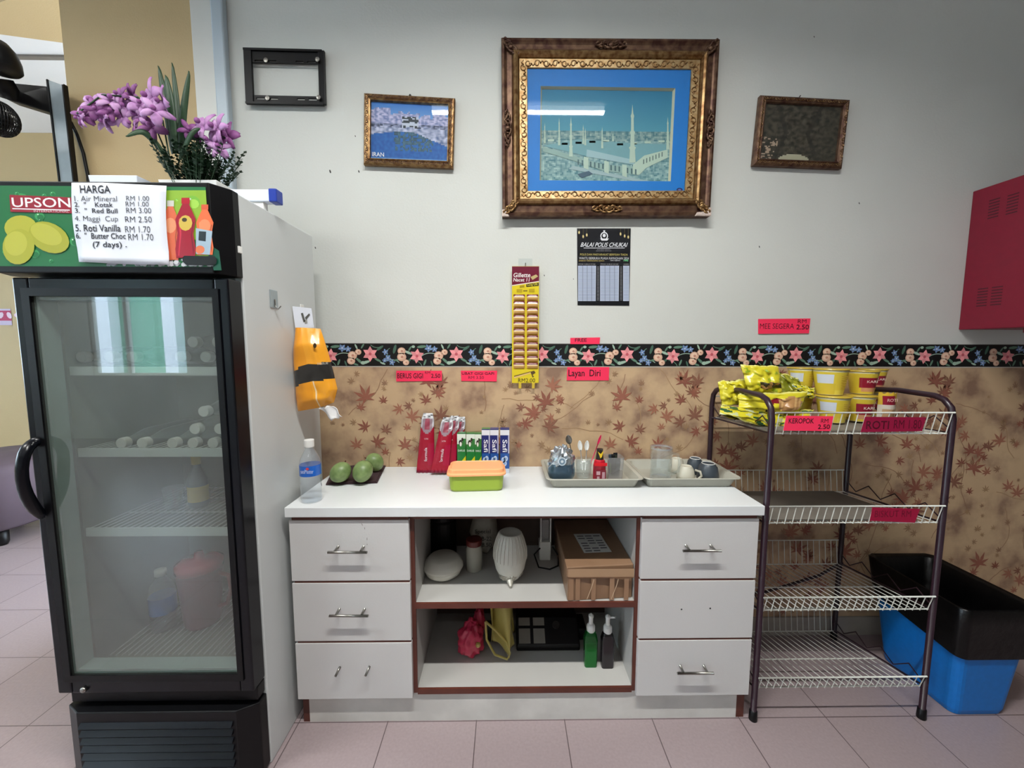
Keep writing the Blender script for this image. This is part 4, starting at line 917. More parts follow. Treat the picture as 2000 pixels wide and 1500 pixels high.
for u0, u1 in ((1129, 1164), (1172, 1209), (1217, 1229)):
    cp.px([(u0, 519), (u1, 519), (u1-.6, 588), (u0, 588)], Y, 1, c(196, 206, 226))
    for k in range(24): v = 521+k*2.8; cp.px([(u0+1, v), (u1-1.5, v), (u1-1.5, v+.9), (u0+1, v+.9)], Y, 2, c(120, 130, 156))
    for k in range(1, 4 if u1-u0 > 20 else 1): u = u0+(u1-u0)*k/4; cp.px([(u, 519), (u+.6, 519), (u+.6, 588), (u, 588)], Y, 3, c(90, 96, 116))
    cp.tpx('IMSAK SUBUH ISYAK' if u1-u0 > 20 else 'HARI', u0+1, 515, u1-1, 517, Y, 1, c(180, 180, 180))
for k in range(24):
    for u in (1166, 1211): cp.px([(u, 521+k*2.8), (u+4, 521+k*2.8), (u+4, 522+k*2.8), (u, 522+k*2.8)], Y, 1, c(150, 150, 156))
cb = cp.build('calendar_poster', 'print_gloss'); tag(cb, 'black prayer-time poster with pale table columns below the large picture', 'poster')
# razor blade card
rz = thing('razor_card', 'yellow and maroon card of razor blade packs hanging over the floral border', 'display card', (.076, -.02, 1.12))
Y = -.02; m = MB(); cc = [at(u, v, y=Y) for u, v in [(1000, 520), (1053, 520), (1052, 748), (1000, 748)]]; m.prism(cc, (0, .0015, 0), c(222, 200, 40))
m.px([(1000, 520.4), (1053, 520.4), (1052.8, 549), (1000, 557)], Y, 1, c(110, 20, 48)); m.px([(1000, 557), (1052.8, 549), (1052.8, 550.5), (1000, 558.5)], Y, 1.2, c(240, 232, 220))
m.tpx('Gillette', 1003, 533, 1036, 541.5, Y, 2, c(240, 236, 232), .02, shear=.03); m.tpx('Nacet 11', 1003, 543, 1034, 550, Y, 2, c(240, 236, 232), .02, shear=.03)
m.px([(1036, 541), (1047, 536), (1051, 540), (1040, 547)], Y, 2, c(190, 172, 120)); m.px([(1028, 555), (1052, 552.5), (1052, 558), (1028, 560.5)], Y, 2, c(34, 30, 26)); m.tpx('Long Life', 1030, 554, 1050, 558.8, Y, 3, c(236, 220, 70), .01, rot=.1)
m.px([(1009, 565), (1020, 564.5), (1020, 571), (1009, 571)], Y, 2, c(184, 160, 30)); m.px([(1033, 564.5), (1044, 564), (1044, 570.5), (1033, 571)], Y, 2, c(184, 160, 30)); m.px([(1022, 567), (1030, 567), (1030, 569), (1022, 569)], Y, 2, c(120, 100, 30)); m.px([(1015, 558), (1024, 557), (1024, 561), (1015, 562)], Y, 2, c(160, 140, 30))
m.px([(1004, 736), (1036, 727), (1037, 729), (1005, 739)], Y, 2, c(226, 190, 120)); m.px([(1036, 726), (1043, 724), (1046, 728), (1040, 732), (1043, 736), (1040, 737)], Y, 2.2, c(90, 70, 40)); m.px([(1004, 734), (1036, 725.5), (1036, 727), (1004, 736)], Y, 2.1, c(110, 90, 40))
m.tpx('RM2.00', 1012, 739, 1045, 746.5, Y, 3, c(30, 26, 24), .02)
m.build('card', 'print_gloss', rz)
firstp = None
for r in range(11):
    for k in range(2):
        u0 = 1003+k*26; v = 575+r*13.3; a = at(u0, v, y=Y); b = at(u0+22, v+12, y=Y)
        pk = MB(); w = b.x-a.x; h = a.z-b.z
        pk.mi = 0
        def pf(u, t): return (a.x+w*u, Y-.002-.007*math.sin(PI*min(1, max(0, t)))**.7*(1 if .02 < u < .98 else .2), a.z-h*t)
        def pc(u, t): return c(110, 30, 40) if t < .34 else (c(250, 228, 190) if .34 <= t < .5 else (c(214, 168, 96) if t < .82 else c(224, 160, 60)))
        pk.quadgrid(pf, 10, 8, pc); pk.text('Gillette', a.x+w*.2, a.z-h*.24, a.x+w*.8, a.z-h*.08, Y-.008, 1, c(236, 214, 214), .03)
        if firstp is None: firstp = pk.build('blade_pack', 'print_gloss', rz, smooth=False); fa = a.copy()
        else: d = firstp.copy(); COL.objects.link(d); d.parent = rz; d.location = a-fa
for u in (1016, 1042): m = MB(); a = at(u-3, 748, y=Y); m.box(a.x, a.x+.011, Y, Y+.0012, a.z-.022, a.z); m.build('loose_strip', 'cap_yellow', rz)
hkp = thing('clear_hook', 'clear adhesive hook on the white wall holding the razor card', 'hook', (.07, -.004, 1.6))
a = at(1026, 514, y=0); MB().poly([(a.x-.028, -.0015, a.z-.012), (a.x+.028, -.0015, a.z-.012), (a.x+.028, -.0015, a.z+.018), (a.x-.028, -.0015, a.z+.018)]).build('backing', 'clear', hkp); MB().tube([(a.x, -.003, a.z), (a.x, -.012, a.z-.014), (a.x, -.024, a.z-.012), (a.x, -.026, a.z-.004)], .0015, 6).build('wire', 'steel', hkp)
# handwritten pink price notes on the wall
PK = c(250, 52, 92); INK = c(40, 14, 24)
def note(label, quad, texts, Y=-.0045, col=PK, ink=INK):
    m = MB(); qq = [at(u, v, y=Y) for u, v in quad]; m.prism(qq, (0, .0008, 0), col)
    for t, u0, v0, u1, v1 in texts: m.tpx(t, u0, v0, u1, v1, Y, 1, ink, .012)
    o = m.build('price_note', 'print'); return tag(o, label, 'price note', 'handwritten price notes')
note('pink price note reading BERUS GIGI RM 2.50 under the floral border', [(774, 724), (863, 724), (863, 744), (774, 745)], [('BERUS GIGI', 776, 729, 826, 739), ('RM', 830, 725.5, 840, 730), ('2.50', 842, 730, 860, 738)])
note('pink price note reading UBAT GIGI GAPI RM 3.50 under the floral border', [(900, 724), (971, 724), (970, 745), (901, 744)], [('UBAT GIGI GAPI', 902, 727, 965, 732), ('RM 3.50', 915, 734.5, 945, 740)])
note('pink note reading Layan Diri under the floral border', [(1108, 717), (1190, 717), (1189, 743), (1107, 743)], [('Layan  Diri', 1110, 722, 1173, 739)])
note('narrow pink note reading FREE on the upper edge of the floral border', [(1114, 660), (1172, 659), (1171, 672), (1114, 672)], [('FREE', 1123, 661, 1146, 667.5)])
note('pink price note reading MEE SEGERA RM 2.50 on the white wall at right', [(1481, 623), (1583, 622), (1580, 651), (1481, 652)], [('MEE SEGERA', 1484, 632, 1551, 642), ('RM', 1558, 624, 1575, 631), ('2.50', 1555, 634, 1580, 643.5)])
# red cabinet
rc = thing('red_cabinet', 'dark red metal wall cabinet with vent slots at the right edge', 'cabinet', (2.1, -.2, 1.34))
B(1.87, 2.42, -.42, -.0005, 1.34, 1.89).build('body', 'red_metal', rc, bevel=.003)
for cy_, cz_ in ((-.078, 1.80), (-.135, 1.798), (-.072, 1.465), (-.118, 1.465)):
    vt = MB()
    for k in range(7): vt.box(1.8695, 1.8715, cy_-.017, cy_+.017, cz_-.036+k*.011, cz_-.032+k*.011)
    vt.build('vent_slots', 'dark_slot', rc)
B(1.862, 1.871, -.425, -.40, 1.5, 1.56).build('hinge', 'red_metal', rc); MB().lathe(1.905, -.19, 1.322, [(.006, 0), (.006, .018)], 10).build('screw', 'red_metal', rc)
# ================================================================ CABINET AND WORKTOP
CX0, CX1, CF = -.690, .815, -.415
WT = .7654
wt = MB(); wt.box(-.6935, .8205, -.4284, -.002, .734, WT); wt_o = wt.build('worktop', 'worktop_white', bevel=.0015); tag(wt_o, 'long white laminate worktop carrying trays, fruit and toothpaste', 'worktop')
cb_ = thing('counter_cabinet', 'white laminate counter cabinet with six drawers and two open shelves', 'cabinet', (.06, -.2, 0))
LX0, LX1, RX0, RX1 = -.680, -.304, .432, .806
for x0_, x1_ in ((LX0, LX0+.016), (LX1-.008, LX1+.006), (RX0-.008, RX0+.006), (RX1-.016, RX1)): B(x0_, x1_, -.394, -.01, .1045, .7335).build('side_panel', 'inner_laminate', cb_)
B(LX0+.016, LX1-.008, -.39, -.01, .1045, .11).build('base_board', 'inner_laminate', cb_); B(RX0+.006, RX1-.016, -.39, -.01, .1045, .11).build('base_board', 'inner_laminate', cb_)
m = MB()
for x0_, x1_ in ((LX1-.009, LX1+.007), (RX0-.009, RX0+.007)): m.box(x0_, x1_, -.402, -.3945, .112, .7335)
m.box(LX1+.007, RX0-.009, -.402, -.394, .124-.018, .124); m.box(LX1+.007, RX0-.009, -.402, -.394, .410, .428); m.box(LX1+.007, RX0-.009, -.402, -.39, .716, .7335)
for x0_, x1_ in ((LX0, LX1-.009), (RX0+.007, RX1)):
    for z, zh in ((.3035, .3105), (.51, .517), (.7195, .7335)): m.box(x0_, x1_, -.4145, -.39, z, zh)
m.build('edge_banding', 'edge_brown', cb_)
B(LX1+.006, RX0-.008, -.394, -.02, .410, .4279).build('shelf', 'inner_laminate', cb_)
B(LX1+.006, RX0-.008, -.394, -.02, .106, .1239).build('bottom_board', 'inner_laminate', cb_)
B(LX1+.006, RX0-.008, -.02, -.01, .106, .7335).build('back_panel', 'shade_brown_board', cb_)  # back panel, its brown darkened to stand for shade
B(LX1+.006, RX0-.008, -.39, -.02, .7285, .7338).build('top_shade_sheet', 'shade_brown_board', cb_); B(LX1+.006, RX0-.008, -.39, -.02, .4085, .41).build('shelf_shade_sheet', 'shade_brown_board', cb_)  # thin dark sheets added under worktop and shelf to deepen the shade
for x_ in (LX0+.002, RX1-.016): B(x_, x_+.014, -.37, -.012, 0, .104).build('plinth_side', 'shade_brown_board', cb_)
m = MB(); m.box(-.665, .788, -.392, -.376, 0, .104); m.build('plinth', 'plinth_white', cb_)
for x0_, x1_ in ((-.686, -.665), (.788, .815)): B(x0_, x1_, -.391, -.37, 0, .104).build('plinth_end', 'edge_brown', cb_)
def drawer(x0, x1, z0, z1, kind):
    d = B(x0, x1, CF-.002, -.400, z0, z1).build('drawer', 'laminate', cb_, bevel=.0012)
    def hh(u0, u1, v, drop=0):
        a = at(u0, v, y=CF-.03); b = at(u1, v, y=CF-.03); h = MB()
        h.tube([a, b], .0042, 10)
        for f in (.17, .83): p = a.lerp(b, f); h.tube([p+Vector((0, 0, .002)), (p.x, CF-.0015, p.z+.004)], .0042, 8)
        h.build('handle', 'steel', d, smooth=True)
    if isinstance(kind, tuple): hh(*kind)
    elif kind == 'studs':
        for u, v in ((661, 1312), (719, 1311)):
            p = at(u, v, y=CF-.014); MB().tube([(p.x-.003, CF-.03, p.z-.002), (p.x, CF-.0015, p.z+.006)], .004, 8).build('handle_post', 'steel', d, smooth=True)
    elif kind == 'holes':
        m = MB()
        for u, v in ((1331, 1190), (1387, 1188)): p = at(u, v, y=CF-.002); m.pell(p.x, p.z, .0028, .0028, CF-.0022, 1, BLK, 10)
        m.build('screw_hole', 'print', d)
zs = [(.5175, .719), (.311, .5095), (.106, .303)]
for (z0, z1), k in zip(zs, [(640, 717, 1079), (643, 719, 1203), 'studs']): drawer(-.688, -.310, z0, z1, k)
for (z0, z1), k in zip(zs, [(1334, 1409, 1076), 'holes', (1323, 1394, 1315)]): drawer(.434, .812, z0, z1, k)
ms = MB()
for u, v, l, a in [(706, 1022, .008, -1.1), (712, 1030, .006, -1.4), (717, 1050, .008, -1.6), (717, 1062, .004, -1.5)]:
    p = at(u, v, y=CF-.002); ms.line([(p.x, p.z), (p.x+math.cos(a)*l, p.z+math.sin(a)*l)], .0015, CF-.0022, 1, c(120, 110, 100))
ms.build('scuff_marks', 'print', cb_)

# ---- things on the worktop
Z = WT+.0006
def base(u, v, z=Z): return at(u, v, z=z)
# water bottle
p = base(609, 977); p.y += .0; bt = thing('water_bottle', 'clear water bottle with blue label and white cap at the left end of the worktop', 'bottle', (p.x, p.y, Z))
bp_ = [(.024, 0), (.031, .003), (.032, .012), (.0305, .02), (.032, .028), (.0305, .037), (.032, .046), (.0305, .055), (.032, .064), (.0305, .073), (.032, .082), (.032, .125), (.030, .137), (.022, .155), (.0135, .172), (.0125, .184)]
MB().lathe(p.x, p.y, Z, bp_, 28).build('body', 'bottle_clear', bt, smooth=True)
def blab(a, i):
    return c(60, 120, 196)
m = MB(); m.lathe(p.x, p.y, Z, [(.0325, .088), (.0325, .122)], 32, cap=False, cf=lambda a, i: c(28, 100, 198)); 
m.build('label', 'print_gloss', bt, smooth=True)
m = MB(); m.text('seaMaster', p.x-.014, Z+.1, p.x+.026, Z+.113, p.y-.033, 1, c(226, 234, 246), .02); m.pell(p.x+.007, Z+.115, .005, .004, p.y-.033, 1, c(214, 60, 70)); m.build('lettering', 'print', bt)
MB().lathe(p.x, p.y, Z, [(.0145, .178), (.0152, .181), (.0152, .2), (.0145, .202), (0, .203)], 24).build('cap', 'white_plastic', bt, smooth=False)
# mangoes on folded cloth
cq = [base(636, 948), base(737, 944), base(756, 906), base(652, 916)]; m = MB(); m.prism([q for q in cq], (0, 0, .005)); m.prism([cq[0].lerp(cq[1], .04)+Vector((0, 0, .0055)), cq[1]+Vector((-.004, 0, .0055)), cq[2]+Vector((-.01, -.004, .0055)), cq[3]+Vector((.006, -.004, .0055))], (0, 0, .004))
tag(m.build('folded_cloth', 'cloth_dark', bevel=.002), 'dark brown folded cloth lying under the green mangoes', 'cloth')
def mango(u, v, r, rz, tilt, lab, yo=0):
    p = base(u, v, Z+.011); p.y += yo; m = MB(); n = 20; k = 14
    for_ = []
    def f_(a, b):
        th = a*2*PI; ph = b*PI; rr = math.sin(ph)*(1+.06*math.sin(th+1)); q = Vector((rr*math.cos(th)*.9, rr*math.sin(th)*.86, -math.cos(ph)*.98+.10*math.sin(ph)*math.cos(th)))
        q = Euler((tilt, rz, 0)).to_matrix() @ q; return Vector((p.x, p.y, 0))+q*r+Vector((0, 0, r*.93+Z+.011))
    m.quadgrid(f_, n, k, None, True); t = thing('mango', lab, 'mango', (p.x, p.y, Z+.011), 'green mangoes on the worktop')
    b = m.build('flesh', 'mango_skin', t, smooth=True); tip = Euler((tilt, rz, 0)).to_matrix() @ Vector((0, 0, .98)); q = Vector((p.x, p.y, r*.93+Z+.011))+tip*r
    MB().tube([q-tip*.002, q+tip*.006], .0025, 6).build('stem', 'edge_brown', t); return t
mango(665, 941, .039, .35, -.5, 'green mango at the left front of the dark cloth'); mango(708, 940, .040, -.3, -.7, 'green mango at the right front of the dark cloth'); mango(730, 922, .038, -.9, .4, 'green mango behind the other two on the cloth', .01)
# toothbrush packets leaning on the wall
def toothbrush(pxs, y0, y1, lab, word, rotz):
    (ua, va), (ub, vb), w0, w1 = pxs     # top centre, bottom centre, widths in px
    A = at(ua, va, y=y1); B_ = at(ub, vb, y=y0); t = thing('toothbrush_packet', lab, 'toothbrush', (B_.x, y0, Z), 'toothbrush packets leaning on the wallpaper')
    sc = (B_-CAMP).length/FPX*1.0
    def f_(u, v):
        q = A.lerp(B_, v); w = (w0+(w1-w0)*v)*sc*(1 if v > .1 else .8+2*v); crimp = .003*math.sin(u*30) if v > .95 else 0
        return q+Vector((1, 0, 0))*(u-.5)*w+Vector((0, -.010*(1-abs(2*u-1)**2)*math.sin(PI*min(1, v*1.05)) + .002*math.sin(v*40+u*9)*(v < .25)+crimp, 0))
    def cf(u, v):
        arch = v > .34+.0*u-.10*(abs(2*u-1)**2)*1.2-.02
        if v < .10: return mixc(c(84, 86, 90), c(226, 228, 232), .6+1.2*noise.noise(Vector((u*4, v*50, ua))))
        if v < .34-.14*abs(2*u-1)**2:
            if abs(2*u-1) > .72: return c(190, 190, 198)
            return c(150, 66, 84) if abs(2*u-1) < .35 and v < .27 else c(150, 128, 138)
        if v > .95: return c(120, 10, 44)
        if u > .62 and .5 < v < .86: return c(168, 22, 60)
        return c(160, 14, 44)
    m = MB(); m.quadgrid(f_, 16, 44, cf); b = m.build('packet', 'print_foil', t, smooth=True, solid=.002)
    l = MB(); q = A.lerp(B_, .68); l.text('formula', q.x-.028, q.z-.006, q.x+.028, q.z+.006, 0, 0, c(226, 214, 224), .03)
    q2 = (B_-A).normalized()
    ang = math.atan2((B_-A).z, (B_-A).x)
    R_ = Matrix.Translation(q) @ Matrix.Rotation(-(ang)+PI, 4, 'Y') @ Matrix.Translation(-q)
    l.v = [R_ @ Vector((v.x, q.y, v.z))+Vector((0, -.0135, 0)) for v in l.v]
    l.build('lettering', 'print', t)
    l = MB(); q = A.lerp(B_, .42); l.text('ULTRA', q.x-.008, q.z-.003, q.x+.008, q.z+.003, q.y-.013, 1, c(240, 200, 210), .02); l.build('lettering', 'print', t); return t
toothbrush(((836, 807), (831, 924), 22, 34), -.085, -.03, 'upright red toothbrush packet, leftmost of the four', 'f', 0)
toothbrush(((875, 815), (858, 924), 22, 34), -.115, -.05, 'red toothbrush packet leaning right, next to the upright one', 'f', 0)
toothbrush(((888, 812), (872, 922), 20, 32), -.088, -.028, 'red toothbrush packet, third from the left', 'f', 0)
toothbrush(((900, 814), (882, 920), 20, 32), -.06, -.008, 'red toothbrush packet standing nearest the green toothpaste boxes', 'f', 0)
# toothpaste cartons
def carton(name, label, x0, x1, z1, y0, d, fn, grp):
    t = thing(name, label, 'toothpaste', ((x0+x1)/2, y0, Z), grp); B(x0, x1, y0, y0+d, Z, Z+z1).build('carton', 'print', t, bevel=.0006) if False else None
    m = MB(); m.box(x0, x1, y0, y0+d, Z, Z+z1, c(40, 120, 60) if 'green' in label else c(26, 44, 120)); fn(m, x0, x1, y0, z1); m.build('carton', 'print_gloss', t); return t
def darkie(m, x0, x1, y, h):
    w = x1-x0; f = lambda a, b, c_, d, L, col: m.prect(x0+w*a, Z+h*b, x0+w*c_, Z+h*d, y, L, col)
    f(0, 0, 1, 1, 1, c(34, 122, 58)); f(0, .86, 1, .98, 2, c(226, 236, 226)); f(0, .72, .6, .86, 2, c(214, 228, 216))
    f(0, 0, 1, .22, 2, c(160, 186, 90)); m.pr([(x0, Z+h*.22), (x1, Z+h*.22), (x1, Z+h*.42), (x0+w*.5, Z+h*.28)], y, 2.3, c(222, 206, 40))
    m.pell(x0+w*.4, Z+h*.76, w*.2, h*.07, y, 3, c(24, 26, 28)); m.pell(x0+w*.62, Z+h*.84, w*.12, h*.045, y, 3, c(24, 26, 28)); m.pell(x0+w*.42, Z+h*.72, w*.12, h*.06, y, 3.5, c(236, 236, 230)); m.text('DARLIE', x0+w*.08, Z+h*.53, x0+w*.9, Z+h*.58, y, 3, c(220, 236, 222), .03)
    m.prect(x0+w*.1, Z+h*.05, x1-w*.1, Z+h*.1, y, 3, c(120, 150, 70))
def safi(m, x0, x1, y, h):
    w = x1-x0; f = lambda a, b, c_, d, L, col: m.prect(x0+w*a, Z+h*b, x0+w*c_, Z+h*d, y, L, col)
    f(0, 0, 1, 1, 1, c(22, 40, 112)); f(0, .86, 1, .98, 2, c(226, 228, 236)); f(.02, .10, .98, .45, 1.6, c(36, 84, 160)); f(0, 0, 1, .1, 2, c(200, 208, 222)); m.prect(x0+w*.86, Z+h*.45, x1, Z+h*.86, y, 2, c(180, 180, 210))
    m.text('Safi', x0+w*.26, Z+h*.48, x0+w*.76, Z+h*.76, y, 3, c(240, 242, 250), .04, rot=-90)
    for a, b in ((.35, .30), (.62, .33), (.5, .22)): m.pell(x0+w*a, Z+h*b, w*.22, h*.065, y, 3, c(196, 210, 236)); m.pell(x0+w*a, Z+h*b, w*.1, h*.03, y, 3.4, c(130, 160, 210))
XX = lambda u, y=-.075: at(u, 880, y=y).x
for k, (u0, u1, lb) in enumerate([(893, 910, 'green toothpaste carton leftmost of three, beside the toothbrushes'), (911, 928, 'green toothpaste carton in the middle of three'), (928, 941, 'green toothpaste carton rightmost of three, touching the blue ones')]):
    zt = at(900, 846, y=-.075).z-Z
    carton('toothpaste_box', lb, XX(u0), XX(u1)-.0006, zt, -.075-.003*k, .03, darkie, 'green toothpaste cartons')
for k, (u0, u1, lb) in enumerate([(941, 957, 'blue toothpaste carton leftmost of three, touching the green ones'), (957.3, 974, 'blue toothpaste carton in the middle of three'), (977, 995, 'blue toothpaste carton rightmost of three, at the end of the row')]):
    zt = at(950, 838, y=-.09).z-Z; carton('toothpaste_box', lb, XX(u0, -.09), XX(u1, -.09)-.0006, zt, -.09, .034, safi, 'blue toothpaste cartons')
# lunch box
lb = thing('lunch_box', 'lime green plastic food box with an orange lid on the worktop', 'food box', (-.105, -.24, Z))
def rrect(x0, x1, y0, y1, r, z, n=6):
    pts = []
    for cx_, cy_, a0 in ((x1-r, y0+r, -PI/2), (x1-r, y1-r, 0), (x0+r, y1-r, PI/2), (x0+r, y0+r, PI)):
        for k in range(n+1): a = a0+PI/2*k/n; pts.append(Vector((cx_+math.cos(a)*r, cy_+math.sin(a)*r, z)))
    return pts
def loft(m, rings, cap0=True, cap1=True):
    ids = [[m.V(p) for p in r] for r in rings]; n = len(ids[0])
    for A_, B_ in zip(ids[:-1], ids[1:]):
        for k in range(n): m.F((A_[k], A_[(k+1) % n], B_[(k+1) % n], B_[k]))
    if cap0: m.F(ids[0][::-1])
    if cap1: m.F(ids[-1])
    return m
T5 = Matrix.Translation((-.107, -.245, 0)) @ Matrix.Rotation(.06, 4, 'Z')
m = MB(T5); loft(m, [rrect(-.088, .088, -.045, .055, .018, Z), rrect(-.092, .092, -.050, .060, .02, Z+.008), rrect(-.096, .096, -.055, .062, .02, Z+.062)]); m.build('tub', 'box_green', lb, smooth=False, bevel=.001)
m = MB(T5); loft(m, [rrect(-.099, .099, -.058, .065, .022, Z+.058), rrect(-.103, .103, -.062, .068, .024, Z+.058), rrect(-.103, .103, -.062, .068, .024, Z+.064), rrect(-.097, .097, -.056, .062, .022, Z+.067), rrect(-.095, .095, -.054, .060, .022, Z+.078), rrect(-.09, .09, -.049, .055, .02, Z+.080), rrect(-.088, .088, -.047, .053, .02, Z+.077)]); m.build('lid', 'lid_orange', lb, bevel=.0008)
# trays
def tray(name, label, bx0, bx1, by0, by1, rx0, rx1, ry0, ry1, h):
    m = MB(); loft(m, [rrect(bx0, bx1, by0, by1, .015, Z), rrect(rx0+.012, rx1-.012, ry0+.012, ry1-.012, .02, Z+h-.004), rrect(rx0, rx1, ry0, ry1, .022, Z+h), rrect(rx0+.002, rx1-.002, ry0+.002, ry1-.002, .021, Z+h+.003), rrect(rx0+.013, rx1-.013, ry0+.013, ry1-.013, .02, Z+h), rrect(bx0+.003, bx1-.003, by0+.003, by1-.003, .013, Z+.004)])
    o = m.build(name, 'tray_grey', smooth=False); return tag(o, label, 'tray', 'plastic trays on the worktop')
tray('tray', 'beige grey plastic tray holding the spoons and sachets, left of the two', .165, .466, -.255, -.05, .140, .4895, -.278, -.022, .034)
tray('tray', 'beige grey plastic tray holding mugs and upturned cups, right of the two', .512, .812, -.252, -.05, .491, .842, -.274, -.022, .034)
TZ = Z+.0045
# blue glass jar with foil
p = base(1098, 926, TZ); p.y = -.19; jr = thing('glass_jar', 'round blue glass jar stuffed with silver foil wrapping on the left tray', 'jar', (p.x, p.y, TZ)); JX = at(1098, 900, y=-.19).x
MB().lathe(JX, -.19, TZ, [(.025, 0), (.034, .004), (.040, .018), (.041, .034), (.038, .046), (.039, .052), (.037, .052), (.036, .046), (.038, .034), (.037, .018), (.03, .006), (0, .005)], 28).build('glass', 'jar_blue', jr, smooth=True)
m = MB(); rj = random.Random(2)
def crumple(cx_, cy_, z, r, h, seed, n=22, k=14, amp=.25):
    def f_(a, b):
        th = a*2*PI; ph = b*PI; d = Vector((math.sin(ph)*math.cos(th), math.sin(ph)*math.sin(th), -math.cos(ph)))
        q = 1+amp*noise.noise(d*2.6+Vector((seed, 0, 0)))+amp*.5*noise.noise(d*6+Vector((0, seed, 0))); return Vector((cx_, cy_, z+h))+Vector((d.x*r, d.y*r, d.z*h))*q
    return f_, n, k
def blobm(m, *a, **k): f_, n, q = crumple(*a, **k); m.quadgrid(f_, n, q, None, True); return m
blobm(m, JX, -.19, TZ+.012, .036, .040, 3, amp=.3); blobm(m, JX+.012, -.17, TZ+.05, .018, .022, 9, amp=.5); m.build('foil_wrapping', 'foil', jr)
m = MB(); fy = -.19-.0405
q = at(1099, 911, y=fy); m.pell(q.x, q.z, .012, .012, fy, 1, c(196, 206, 214)); m.pell(q.x, q.z, .009, .009, fy, 2, c(110, 132, 150)); m.pell(q.x, q.z, .004, .004, fy, 3, c(206, 214, 220)); m.build('emblem', 'print', jr)
# spoon in jar
def spoon(name, lab, a, b, mt, w=.010, grp=None):
    t = thing(name, lab, 'spoon', b, grp); d = (a-b); L = d.length; dn = d.normalized()
    MB().tube([b, b+dn*L*.7], .0018, 6).build('handle', mt, t, smooth=True)
    m = MB(); s = dn.cross(Vector((0, 1, 0))).normalized()
    m.quadgrid(lambda u, v: b+dn*(L*(.66+.34*u))+s*((v-.5)*2*w*math.sin(PI*min(1, max(.0, u*.93+.05)))**.6)+Vector((0, .004*(1-(2*v-1)**2), 0)), 12, 8); m.build('bowl', mt, t, smooth=True, solid=.0012); return t
spoon('spoon', 'shiny metal spoon rising out of the foil in the blue jar', at(1109, 850, y=-.16), at(1120, 900, y=-.155), 'steel', .012)
# glass with plastic spoons
gx = at(1140, 900, y=-.18).x; g2 = thing('drinking_glass', 'clear glass holding upright plastic spoons on the left tray', 'glass', (gx, -.18, TZ))
MB().lathe(gx, -.18, TZ, [(.016, 0), (.021, .003), (.0245, .02), (.025, .062), (.0235, .062), (.023, .02), (.018, .007), (0, .006)], 24).build('glass', 'clear', g2, smooth=True)
spoon('plastic_spoon', 'left clear plastic spoon standing in the glass', at(1132, 861, y=-.185), at(1138, 918, y=-.18), 'white_plastic', .0085, 'plastic spoons in the glass')
spoon('plastic_spoon', 'right clear plastic spoon standing in the glass', at(1147, 861, y=-.185), at(1143, 918, y=-.18), 'white_plastic', .0085, 'plastic spoons in the glass')
spoon('plastic_spoon', 'bright pink plastic spoon leaning right out of the glass', at(1174, 850, y=-.17), at(1154, 905, y=-.172), 'pink_plastic', .004)
# red bottle
bx = at(1171, 905, y=-.2).x; rb = thing('sauce_bottle', 'small red bottle with a black and yellow cap on the left tray', 'bottle', (bx, -.2, TZ))
MB().lathe(bx, -.2, TZ, [(.019, 0), (.0205, .003), (.0205, .045), (.017, .058), (.011, .062)], 8, cf=lambda a, i: c(186, 22, 42) if i != 1 else c(150, 26, 46)).build('body', 'print_gloss', rb)
m = MB(); m.prect(bx-.0165, TZ+.006, bx+.0165, TZ+.036, -.2205, 1, c(128, 40, 54)); m.prect(bx-.014, TZ+.022, bx-.002, TZ+.032, -.2205, 2, c(206, 170, 176)); m.prect(bx+.004, TZ+.012, bx+.013, TZ+.03, -.2205, 2, c(190, 150, 160)); m.prect(bx-.012, TZ+.01, bx-.004, TZ+.018, -.2205, 2, c(190, 160, 166)); m.prect(bx-.02, TZ+.046, bx+.02, TZ+.055, -.219, 2, c(214, 20, 36)); m.build('label', 'print', rb)
m = MB(); m.lathe(bx, -.2, TZ, [(.012, .06), (.013, .062), (.010, .082), (.0105, .09), (0, .091)], 14, cf=lambda a, i: c(34, 26, 22) if .2 < a < .95 or i != 1 else c(230, 190, 40)); m.pr([(bx-.01, TZ+.085), (bx, TZ+.078), (bx+.009, TZ+.088), (bx+.004, TZ+.07), (bx-.001, TZ+.066), (bx-.004, TZ+.074)], -.2135, 1, c(226, 190, 40)); m.build('cap', 'print_gloss', rb)
jr.scale = (1.25, 1.2, 1.32); g2.scale = (1.2, 1.2, 1.28); rb.scale = (1.15, 1.1, 1.36)
# dark sachets container
sx = at(1199, 905, y=-.17).x; sc_ = thing('sachet_box', 'clear square container full of dark coffee sachets on the left tray', 'container', (sx, -.17, TZ))
m = MB(); loft(m, [rrect(sx-.024, sx+.024, -.194, -.146, .006, TZ), rrect(sx-.028, sx+.028, -.198, -.142, .007, TZ+.062)], True, False); m.build('container', 'plastic_film', sc_)
m = MB(); rj = random.Random(5)
for k in range(16):
    x, y = sx+rj.uniform(-.012, .012), -.17+rj.uniform(-.012, .012); a = rj.uniform(-.5, .5); z = TZ+.004+rj.uniform(0, .012); h = rj.uniform(.035, .06); w = .007
    m.prism([(x-w, y, z), (x+w, y, z), (x+w+h*a*.2, y+rj.uniform(-.003, .003), z+h), (x-w+h*a*.2, y, z+h)], (0, .0025, 0), rj.choice([c(24, 28, 34), c(40, 46, 54), c(60, 70, 80), c(28, 30, 30), c(90, 110, 70)]))
m.build('sachets', 'print_foil', sc_)
sc_.scale = (1.15, 1, 1.4)
